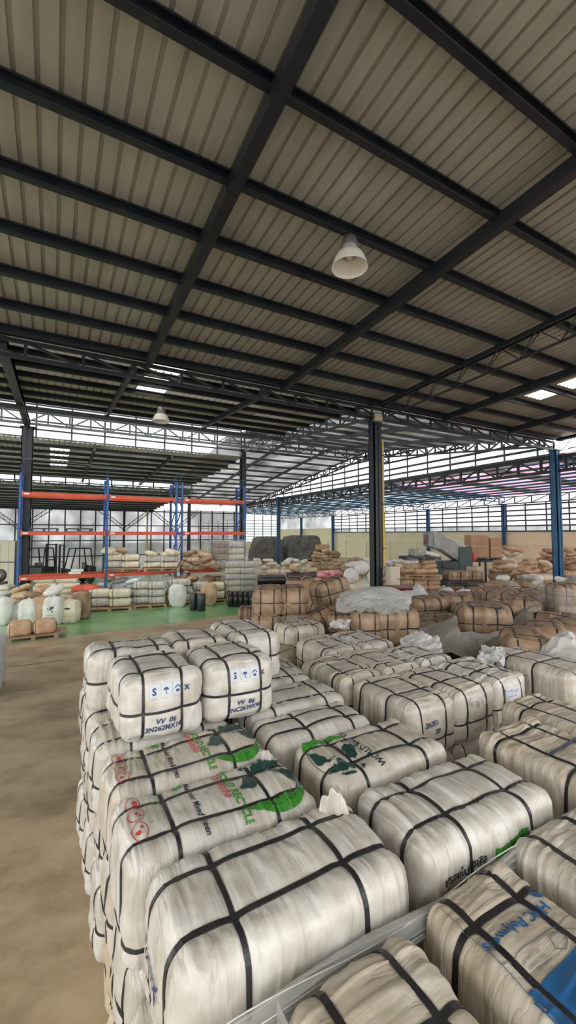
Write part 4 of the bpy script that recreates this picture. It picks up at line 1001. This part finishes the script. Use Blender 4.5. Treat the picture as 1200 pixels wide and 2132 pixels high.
# black rolls
def roll(x, y, z, r, L_, ax, rz, label, group):
    t = thing('black_roll', label, 'roll', (x, y, z), rz, group)
    MB().lathe([(r * .35, -L_ / 2), (r * .93, -L_ / 2), (r, -L_ / 2 + .02), (r, L_ / 2 - .02), (r * .93, L_ / 2), (r * .35, L_ / 2), (r * .35, -L_ / 2)], 26, ax=ax, cap=False).build('sheet_coil', 'black', t, True)
    MB().lathe([(r * .22, -L_ / 2 - .01), (r * .35, -L_ / 2 - .01), (r * .35, L_ / 2 + .01), (r * .22, L_ / 2 + .01), (r * .22, -L_ / 2 - .01)], 18, ax=ax, cap=False).build('core', 'card', t, True)
    return t
for i, px in enumerate((405, 421)):
    x, y = W(px, 16.15 - i * .15); roll(x, y, .33, .14 + .02 * i, .66, 'z', 0, '%s of two black rolls standing on the green floor' % ['left', 'right'][i], 'standing black rolls')
for i in range(6):
    x, y = W(479 + i * 10.5, 17.0 - i * .03); roll(x, y, .31, .31, .16, 'x', VIEW + R(18), 'black roll leaning in the row under the tall white stack, %s from left' % ORD[i], 'row of leaning black rolls')
# forklifts behind the rack
def forklift(x, y, rz, label):
    t = thing('forklift', label, 'forklift', (x, y, 0), rz)
    mb = MB(); mb.prism([(-.9, .25), (-.95, .95), (-.55, 1.05), (-.45, .62), (.45, .6), (.55, .9), (.7, .9), (.7, .25)], -.5, .5); mb.build('chassis', 'black', t, bevel=.02)
    mb = MB()
    for s in (-.45, .45): mb.bar((-.75, s, .95), (-.6, s, 2.05), .06); mb.bar((.5, s, .9), (.25, s, 2.05), .06); mb.bar((-.6, s, 2.05), (.25, s, 2.05), .06)
    for k in range(6): mb.bar((-.6 + k * .17, -.45, 2.07), (-.6 + k * .17, .45, 2.07), .03)
    mb.build('overhead_guard', 'steel', t)
    mb = MB()
    for s in (-.3, .3): mb.bar((.85, s, .05), (.85, s, 2.3), .08, .1)
    for z in (.4, 1.3, 2.25): mb.bar((.85, -.3, z), (.85, .3, z), .06)
    mb.build('mast', 'steel', t)
    for s in (-.22, .22): MB().box(.9, 1.9, s - .05, s + .05, .08, .12).build('fork', 'steel', t)
    for wx in (-.6, .45):
        for s in (-.5, .5): MB().lathe([(.001, -.09), (.2, -.09), (.24, -.05), (.24, .05), (.2, .09), (.001, .09)], 20, (wx, s, .24), 'y').build('wheel', 'black', t, True)
    mb = MB(); mb.box(-.45, .0, -.22, .22, .65, .8); mb.box(-.5, -.38, -.22, .22, .8, 1.2); mb.build('seat', 'black', t, bevel=.03)
    return t
x, y = W(162, 25); forklift(x, y, R(200), 'dark forklift parked behind the left racking bay, overhead guard showing')
x, y = W(92, 25.5); forklift(x, y, R(60), 'black forklift half hidden behind the black racking column')
x, y = W(12, 24.5)
t = thing('storage_cabinet', 'tall beige cabinet with dark frame at the left edge behind the racking', 'cabinet', (x, y, 0), VIEW)
MB().box(-.9, .9, -.4, .4, .05, 2.5).build('body', 'panelbeige', t)
for xx in (-.45, .02, .48): MB().box(xx - .42, xx + .02, -.42, -.4, .1, 2.45).build('door', 'panelbeige', t)
mb = MB(); mb.bar((-.9, -.43, 1.3), (.9, -.43, 1.3), .05); mb.bar((.9, -.43, 0), (.9, -.43, 2.5), .05); mb.bar((-.3, -.43, 0), (-.3, -.43, 2.5), .05); mb.build('frame', 'steel', t)
x, y = W(4, 20.5); roll(x, y, .9, .3, .12, 'y', VIEW, 'black round hose reel at the far left edge by the racking', None)
tag(MB().box(-.3, .3, -.3, .3, 0, .58).build('crate', 'darkwood', bevel=.02), 'dark crate under the hose reel at the far left', 'crate').location = (x, y, 0)
heap('at the left edge beside the racking foot', -10, 30, 17.5, .75, ['creamsack', 'tan', 'whitesack'], rag=.7)

# centre distance -------------------------------------------------------------
for (a, b_, d, z1, lb, sd) in ((522, 588, 44, 2.55, 'upright dull grey covered bulk left in the far lean-to corner', 1), (585, 668, 46, 2.75, 'dark mound under tarpaulin in the far lean-to corner', 2)):
    c = W((a + b_) / 2, d); w = (b_ - a) / 875 * d / 2
    tag(crumple('tarpaulin_mound', 'cover', lambda u, v: (c[0] + w * (1 - .35 * v ** 3) * np.clip(1.3 * np.cos(2 * PI * u), -1, 1) * (1 - (v > .97)), c[1] + w * .6 * np.clip(1.3 * np.sin(2 * PI * u), -1, 1) * (1 - (v > .97)), z1 * v), 40, 16, amp=.16, seed=sd, sc=1.5), lb, 'tarpaulin')
heap('in the cream pile left of the slim blue column', 524, 574, 27, 1.25, ['tan', 'creamsack', 'creamsack'], rag=.8, sw=.68)
heap('in the cream pile right of the slim blue column', 584, 652, 27, 1.25, ['creamsack', 'whitesack', 'creamsack'], rag=1, sw=.68)
heap('in the tall brown pile in the centre distance', 650, 716, 26, 1.85, ['brownsack', 'tan', 'brownsack'], rag=.8, sw=.68, lh=.2)
x, y = W(672, 26); tag(MB().box(-.35, .35, -.3, .3, 0, .3).build('carton', 'card', bevel=.01), 'open carton tipped on top of the tall brown pile', 'box').location = (x, y, 1.95)
heap('in the mixed pile left of the dark centre column', 716, 790, 25, 1.45, ['brownsack', 'creamsack', 'tan', 'whitesack'], rag=1, sw=.68)
heap('in the pile seen right of the dark centre column', 798, 836, 26, 1.35, ['creamsack', 'whitesack', 'tan'], rag=1, sw=.68)
heap('in the wrapped brown pile behind the pink sacks', 668, 770, 21, 1.3, ['brownsack', 'tan', 'tan'], rag=.6, sw=.7)
heap('under the pink sacks', 655, 722, 17.6, .92, ['tan', 'creamsack'], rag=.5, taper=0)
heap('in the little pink pile in the centre distance', 658, 716, 17.5, 1.4, ['pink'], z0=.92, rag=.6, sw=.6, lh=.16, taper=.25)
heap('in the white pile left of the dark centre column', 722, 790, 16.5, 1.5, ['whitesack', 'whitesack', 'creamsack'], rag=1.4, kind='lump', lh=.28, taper=.3)
c = W(566, 17.5); pallet(c[0], c[1], 0, VIEW, 'dark pallet under the black pipe rolls in the centre', 1.05, dark=True)
pallet(c[0], c[1], .14, VIEW, 'second dark pallet under the black pipe rolls in the centre', 1.05, dark=True)
for l in range(3):
    for i in range(2):
        x, y = W(566, 17.3 + i * .36); roll(x, y, .28 + .16 + l * .3, .15, 1.15, 'x', VIEW + R(3), 'black film roll lying on the centre pallets, %s up, %s' % (ORD[l], ['front', 'rear'][i]), 'lying black rolls')
c = W(628, 16.4)
t = thing('cardboard_box', 'wide pale cardboard box behind the wrapped brown stack', 'box', (c[0], c[1], 0), VIEW)
MB().box(-.58, .58, -.4, .4, 0, 1.02).build('carton', 'card', t, bevel=.006); MB().box(-.6, .6, -.42, .42, 1.02, 1.05).build('lid', 'card', t, bevel=.004)
c = W(628, 20.5); pallet(c[0], c[1], .86, VIEW, 'dark pallet standing on sacks behind the cardboard box', 1.25, dark=True); heap('under the dark pallet behind the cardboard box', 596, 660, 20.5, .84, ['brownsack', 'tan'], rag=.3, taper=0); heap('on the dark pallet behind the cardboard box', 606, 650, 20.5, 1.25, ['brownsack', 'tan'], z0=1.02, rag=1)
c = W(834, 12.1); t = thing('red_steel_bin', 'dark red steel bin behind the wrapped plastic sheet, right of the centre column', 'bin', (c[0], c[1], 0), VIEW)
mb = MB(); mb.box(-.42, .42, -.35, .35, .08, 1.36); mb.build('body', 'darkred', t, bevel=.02); MB().box(-.45, .45, -.38, .38, 1.36, 1.4).build('rim', 'darkred', t, bevel=.01)
for i in range(4): MB().box(-.38 + (i % 2) * .7, -.32 + (i % 2) * .7, -.3 + (i // 2) * .55, -.24 + (i // 2) * .55, 0, .08).build('foot', 'steel', t)
# pallet tower
c = W(872, 18.0)
pallet(c[0], c[1], 0, VIEW, 'bottom pallet of the tan sack tower right of the centre column', 1.25)
heap('in the lower half of the tan sack tower', 830, 914, 18.0, 1.06, ['orange', 'tan', 'tan'], z0=.14, rag=.25, taper=0)
pallet(c[0], c[1], 1.09, VIEW, 'middle pallet of the tan sack tower', 1.25)
heap('in the upper half of the tan sack tower', 834, 910, 18.0, 1.8, ['orange', 'tan', 'whitesack'], z0=1.23, rag=.3, taper=.1)
pallet(c[0], c[1], 1.82, VIEW, 'dark top pallet of the tan sack tower', 1.2, dark=True)
x, y = W(867, 18); place('sg', (x, y, 2.11), VIEW, 'dark strapped bundle on top of the tan sack tower')
x, y = W(892, 18); sack('whitesack', x, y, 2.06, VIEW, 0, R(14), (1, 1, .8), 'white plastic bundle on top of the tan sack tower')
# machine
c = W(932, 21.5)
t = thing('granulator_machine', 'dark green machine with a tilted plastic-wrapped feed hopper', 'machine', (c[0], c[1], 0), VIEW)
MB().box(-.62, .78, -.5, .5, .35, 1.55).build('body', 'dkgreen', t, bevel=.03)
MB().box(.35, 1.02, -.55, .45, .3, 2.25).build('drive_housing', 'dkgreen', t, bevel=.03)
mb = MB()
for xx in (-.55, .7):
    for yy in (-.42, .42): mb.box(xx - .05, xx + .05, yy - .05, yy + .05, 0, .4)
mb.build('frame', 'black', t)
h = MB(); a = [(-1.12, 2.28), (-1.12, 2.98), (-.72, 3.05), (.78, 2.15), (.42, 1.5), (-.5, 2.1)]
h.prism(a, -.42, .42); h.build('feed_hopper', 'greyduct', t, bevel=.03)
MB().box(-1.135, -1.12, -.3, .3, 2.38, 2.86).build('hopper_mouth', 'darkred', t)
tag(crumple('plastic_sheet', 'film', lambda u, v: (c[0] + (-.9 + 1.6 * u) * CY - (.47 + .0 * v) * SY * 1, c[1] - (-.9 + 1.6 * u) * SY - .5 * CY, 3.05 - .75 * u - .75 * v), 20, 10, amp=.05, seed=8, sc=3), 'clear plastic wrapped over the machine hopper', 'plastic film')
MB().lathe([(.001, -.1), (.22, -.1), (.26, 0), (.22, .1), (.001, .1)], 20, (1.12, -.3, 1.75), 'x').build('pulley_cover', 'red', t, True)
MB().box(-.5, .1, -.62, -.5, 1.2, 1.5).build('control_box', 'black', t, bevel=.01)
MB().lathe([(.12, -.3), (.14, 0), (.1, .3)], 16, (-.1, -.6, .8), 'x').build('motor', 'black', t, True)
# boxes on a rack pallet
c = W(1003, 23); t = thing('steel_stand', 'dark steel stand carrying two cardboard crates', 'stand', (c[0], c[1], 0), VIEW)
mb = MB(); mb.box(-.85, .9, -.4, .4, 1.4, 1.5); mb.build('top', 'darkwood', t)
for xx in (-.78, 0, .82):
    for yy in (-.34, .34): MB().bar((xx, yy, 0), (xx, yy, 1.4), .08).build('leg', 'steel', t)
pallet(c[0], c[1], 1.5, VIEW, 'dark pallet under the two cardboard crates', 1.0, dark=True, w=1.35)
for i, (dx, w, hh, lb) in enumerate(((-.3, .98, 1.2, 'large tan cardboard crate on the dark stand'), (.55, .62, 1.05, 'smaller brown cardboard crate beside the large one on the stand'))):
    t = thing('cardboard_crate', lb, 'box', (c[0] + dx * CY, c[1] - dx * SY, 1.64), VIEW + (R(4) if i else 0))
    MB().box(-w / 2, w / 2, -.4, .4, 0, hh).build('carton', 'card', t, bevel=.008)
    MB().box(-w / 2, w / 2, -.405, -.4, hh * .5 - .03, hh * .5 + .03).build('tape', 'tan', t)
x, y = W(988, 20.8); tag(MB().box(-.3, .3, -.3, .3, 0, 1.3).build('carton', 'panelbeige', bevel=.01), 'plain beige carton under the cardboard crates', 'box').location = (x, y, 0)
c = W(962, 18); pallet(c[0], c[1], 0, VIEW, 'lower dark pallet under the brown rolls', 1.1, dark=True, w=1.3); heap('under the pallet of brown rolls', 925, 1000, 18, .78, ['brownsack'], z0=.14, rag=.2, taper=0)
pallet(c[0], c[1], .8, VIEW, 'upper dark pallet under the brown rolls', 1.1, dark=True, w=1.3)
for i in range(3): x, y = W(938 + i * 24, 18); place('b%d' % (i % 4), (x, y, 1.14), VIEW + R(90), 'brown strapped roll on the dark pallet before the machine, %s from left' % ORD[i], scale=(.8, .85, .8))
heap('in the dark brown pile before the cardboard crates', 1008, 1072, 20.5, 1.7, ['brownsack', 'tan', 'brownsack'], rag=.5, sw=.685, lh=.21, taper=.55)
heap('in the cream pile right of the cardboard crates', 1030, 1104, 23, 2.15, ['creamsack', 'creamsack', 'tan'], rag=1.2, sw=.685, lh=.21, taper=.5)
heap('in the tan pile left of the thick blue column', 1070, 1152, 20, 1.55, ['tan', 'brownsack', 'tan', 'creamsack'], rag=1, sw=.68, lh=.2, taper=.3)
heap('in the high tan pile just left of the thick blue column', 1122, 1160, 23.5, 2.1, ['tan', 'brownsack'], rag=1, sw=.685, lh=.21, taper=.3)
heap('in the tan pile right of the thick blue column', 1170, 1225, 22, 2.15, ['tan', 'brownsack', 'tan'], rag=1, sw=.685, lh=.21, taper=.3)
heap('in the pale pile in front of the tan pile', 1040, 1124, 16.5, 1.3, ['whitesack', 'creamsack', 'tan', 'greysack'], rag=.9, taper=.2)
heap('in the pale pile at the foot of the thick blue column', 1132, 1215, 15.5, 1.25, ['whitesack', 'creamsack', 'tan'], rag=.9, taper=.2)
heap('in the flat cream pile before the dark pallet', 914, 985, 14.4, 1.05, ['creamsack', 'whitesack', 'tan'], rag=.9, taper=.4)
heap('in the low mixed pile between machine and brown bales', 985, 1112, 14.2, 1.25, ['creamsack', 'brownsack', 'whitesack', 'brownsack'], rag=.9, taper=.3)
heap('in the grey-brown pile by the right edge', 1095, 1200, 12.6, 1.2, ['brownsack', 'greysack', 'tan'], rag=.7, taper=.3)

# brown bales -------------------------------------------------------------------
def bst(px, d, ztop, n, label, rz=0, sc=(1, 1, 1), rx=0, ry=0, hh=.47, key=None):
    x, y = W(px, d); n = max(n, round(ztop / hh)); h0 = ztop / n
    for l in range(n):
        k = key or 'b%d' % random.randrange(4); top = l == n - 1
        place(k, (x, y, ztop - h0 * (n - l) + h0 / 2), rz + (0 if top else R(random.uniform(-4, 4))), label if top else ('%s layer bale under %s' % (ORD[l], label.replace('the ', ''))).replace('brown bale ', ''), scale=(sc[0], sc[1], sc[2] if top else h0 / .5), rx=rx if top else 0, ry=ry if top else 0)
bst(560, 8.2, 1.88, 4, 'brown bale at the top left of the wrapped brown stack', VIEW + PI / 2, (1, .95, 1))
bst(610, 8.3, 1.86, 4, 'brown bale at the top right of the wrapped brown stack', VIEW + PI / 2, (1, .95, 1))
c = W(586, 8.3)
tag(crumple('stretch_wrap', 'wrap', lambda u, v: (c[0] + (.56 * np.clip(1.35 * np.cos(2 * PI * u), -1, 1)) * CY + .52 * np.clip(1.35 * np.sin(2 * PI * u), -1, 1) * SY, c[1] - (.56 * np.clip(1.35 * np.cos(2 * PI * u), -1, 1)) * SY + .52 * np.clip(1.35 * np.sin(2 * PI * u), -1, 1) * CY, .1 + 1.3 * v), 60, 14, amp=.03, seed=2, sc=5), 'stretch wrap around the lower half of the brown stack', 'plastic film')
bst(518, 9.4, 1.28, 2, 'small brown bale left of the wrapped brown stack', VIEW, (.42, 1, .95))
bst(686, 9.2, 1.9, 3, 'brown bale leaning in the gap behind the plastic sheet', VIEW + R(25), (.8, 1, 1.05), ry=R(-12))
bst(654, 8.0, 1.42, 2, 'brown bale tipped up to the right of the wrapped stack', VIEW + R(8), (.8, 1, 1), ry=R(-22))
bst(712, 7.35, 1.52, 2, 'brown bale at the left under the plastic sheet', VIEW + R(-4), (.55, 1.1, 1.1))
bst(757, 7.4, 1.6, 2, 'brown bale in the middle under the plastic sheet', VIEW + R(86), (1, .95, 1.2), hh=.52)
bst(813, 7.3, 1.62, 2, 'brown bale at the right under the plastic sheet', VIEW + R(4), (.8, 1.3, 1.25), hh=.54)
bst(880, 9.6, 1.48, 2, 'flat brown bale behind the grey plastic fold, left', VIEW + R(20), (1, 1.2, 1))
bst(935, 9.9, 1.5, 2, 'flat brown bale behind the grey plastic fold, middle', VIEW + R(-10), (1, 1.2, 1))
bst(875, 8.2, 1.25, 2, 'low brown bale right of the plastic sheet', VIEW + R(12), (.9, 1.2, .9))
bst(925, 8.4, 1.3, 2, 'low brown bale beside the tall grey plastic fold', VIEW + R(-15), (.9, 1.2, .9))
bst(1000, 7.7, 1.6, 2, 'plump brown bale rising out of dark plastic', VIEW + R(-14), (.92, 1.2, 1.1), hh=.52, key='b1')
bst(1066, 9.0, 1.55, 2, 'brown bale behind and right of the plump one', VIEW + R(-30), (1, 1.1, 1))
bst(1090, 9.9, 1.5, 2, 'brown bale under the loose film behind the plump one', VIEW + R(40), (1, 1.1, 1))
for i, px in enumerate((1010, 1062, 1115)): bst(px, 11.6 - .25 * i, 1.42, 2, 'brown bale of the far strapped row, %s from left' % ORD[i], VIEW + R(-4), (.72, 1, .8), hh=.4)
bst(1085, 6.0, 1.56, 2, 'long brown bale before the white plastic lump', VIEW + R(68), (1, 1, .95))
bst(1128, 6.8, 1.5, 2, 'brown bale behind the long brown bale', VIEW + R(62), (1, 1, .9))
bst(1178, 7.2, 1.45, 2, 'brown bale at the right edge behind the white plastic lump', VIEW + R(62), (1, 1, .9))
for i in range(2): bst(1172 + i * 62, 8.9, 1.82, 4, 'film-wrapped brown bale on top of the right edge stack, %s' % ['left', 'right'][i], VIEW + R(-3), (.62, 1, .9), hh=.4)
c = W(1200, 8.9)
tag(crumple('stretch_wrap', 'wrap', lambda u, v: (c[0] + (.66 * np.clip(1.3 * np.cos(2 * PI * u), -1, 1)) * CY + .4 * np.clip(1.35 * np.sin(2 * PI * u), -1, 1) * SY, c[1] - (.66 * np.clip(1.3 * np.cos(2 * PI * u), -1, 1)) * SY + .4 * np.clip(1.35 * np.sin(2 * PI * u), -1, 1) * CY, .1 + 1.7 * v), 50, 12, amp=.03, seed=12, sc=5), 'shiny stretch wrap around the brown stack at the right edge', 'plastic film')
for i, (px, d, z) in enumerate([(905, 10.9, 1.42), (965, 11.0, 1.38), (1035, 10.6, 1.5), (1095, 10.8, 1.5), (1150, 10.4, 1.45), (990, 9.2, 1.42), (1140, 8.0, 1.42), (1020, 8.7, 1.5)]):
    bst(px, d, z, 2, ['flat brown bale behind the low brown bales, left', 'flat brown bale far behind the plump brown bale, left', 'flat brown bale far behind the plump brown bale, right', 'brown bale behind the loose grey film, left', 'brown bale behind the loose grey film, right', 'brown bale just left behind the plump one', 'brown bale between plump one and right edge stack', 'brown bale tucked close behind the plump one'][i], VIEW + R([15, -20, 50, -8, 70, 30, -35, 10][i]), (1, 1.25, .95))
# loose plastic sheets
def drape(label, m, quad, amp, seed, nu=36, nv=26, sc=4., sag=0.):
    """crumpled sheet hung between four points (px, py, depth)"""
    Q = [np.array((*W(px, d), ZT_(py, d))) for px, py, d in quad]
    def fn(u, v):
        P = [Q[0][k] * (1 - u) * (1 - v) + Q[1][k] * u * (1 - v) + Q[2][k] * u * v + Q[3][k] * (1 - u) * v for k in range(3)]
        P[2] = P[2] + sag * np.sin(PI * u) * np.sin(PI * v); return tuple(P)
    return tag(crumple('plastic_sheet', m, fn, nu, nv, amp=amp, seed=seed, sc=sc), label, 'plastic film')
drape('big crumpled milky plastic sheet heaped on the brown bales', 'filmwhite', [(697, 1262, 6.9), (850, 1268, 6.9), (858, 1232, 8.0), (712, 1232, 8.1)], .028, 21, 60, 44, 3, .2)
drape('clear crumpled sheet hanging over the edge of the milky plastic sheet', 'film', [(700, 1272, 6.8), (845, 1280, 6.75), (845, 1245, 7.2), (700, 1248, 7.2)], .04, 22, 46, 18, 6, .06)
drape('tall grey plastic fold standing right of the white bales', 'filmgrey', [(836, 1345, 6.6), (966, 1368, 6.1), (948, 1286, 6.9), (880, 1302, 7.4)], .05, 23, 34, 26, 3)
drape('dark grey plastic band slanting under the plump brown bale', 'filmgrey', [(962, 1372, 6.6), (1060, 1338, 6.6), (1122, 1262, 8.2), (1098, 1262, 8.3)], .05, 24, 34, 26, 3)
drape('dark plastic skirt round the foot of the plump brown bale', 'filmgrey', [(955, 1380, 6.9), (1055, 1360, 6.9), (1050, 1318, 7.1), (952, 1318, 7.1)], .04, 30, 30, 20, 3)
drape('crumpled clear film lump between white bales and the grey fold', 'filmwhite', [(828, 1352, 5.6), (915, 1366, 5.3), (905, 1322, 5.9), (838, 1330, 6.1)], .07, 25, 30, 22, 6, .05)
drape('pointed white plastic lump near the right edge', 'filmwhite', [(1112, 1372, 5.2), (1215, 1388, 4.8), (1215, 1330, 5.6), (1130, 1345, 5.9)], .06, 26, 34, 24, 3.5, .2)
drape('small beige crumple of film at the end of the long white bale', 'filmwhite', [(985, 1378, 5.0), (1045, 1385, 4.8), (1050, 1356, 5.3), (1000, 1352, 5.4)], .06, 27, 24, 18, 6, .05)
drape('small white film crumple on the short white bale', 'filmwhite', [(682, 1312, 6.5), (728, 1314, 6.5), (728, 1296, 6.8), (690, 1294, 6.8)], .05, 28, 20, 16, 7, .05)
drape('white plastic peak behind the milky sheet', 'filmwhite', [(850, 1246, 10.2), (898, 1248, 10.2), (878, 1222, 10.8), (862, 1218, 10.8)], .05, 29, 20, 16, 5, .12)
drape('grey loose film over the far right brown bales', 'filmgrey', [(1085, 1262, 9.6), (1140, 1272, 9.2), (1200, 1222, 11), (1130, 1228, 11)], .07, 31, 30, 20, 3, .08)
drape('dark grey hump of plastic at the right edge', 'filmgrey', [(1155, 1232, 11), (1225, 1236, 11), (1225, 1196, 12), (1178, 1206, 12)], .07, 32, 24, 18, 3, .1)
# ================================================================== LIGHT AND CAMERA
w = bpy.data.worlds.new('sky'); bpy.context.scene.world = w; w.use_nodes = True
bg = w.node_tree.nodes['Background']; bg.inputs[0].default_value = (1, .992, .98, 1); bg.inputs[1].default_value = 3.3
sc = bpy.context.scene
cam = bpy.data.cameras.new('camera'); co = bpy.data.objects.new('camera', cam); C.objects.link(co)
co.location = (0, 0, CAMH); co.rotation_euler = (R(90 + 3.0), 0, -YAW)
cam.sensor_fit = 'VERTICAL'; cam.sensor_height = 24; cam.lens = 24 * 875 / 2132; cam.clip_start = .05; cam.clip_end = 400
sc.camera = co
sc.view_settings.view_transform = 'Standard'; sc.view_settings.look = 'None'; sc.view_settings.gamma = 1; sc.view_settings.use_curve_mapping = False
sc.view_settings.exposure = -0.18
sc.cycles.use_denoising = True
sc.cycles.max_bounces = 7; sc.cycles.diffuse_bounces = 5; sc.cycles.transparent_max_bounces = 12; sc.cycles.sample_clamp_indirect = 8
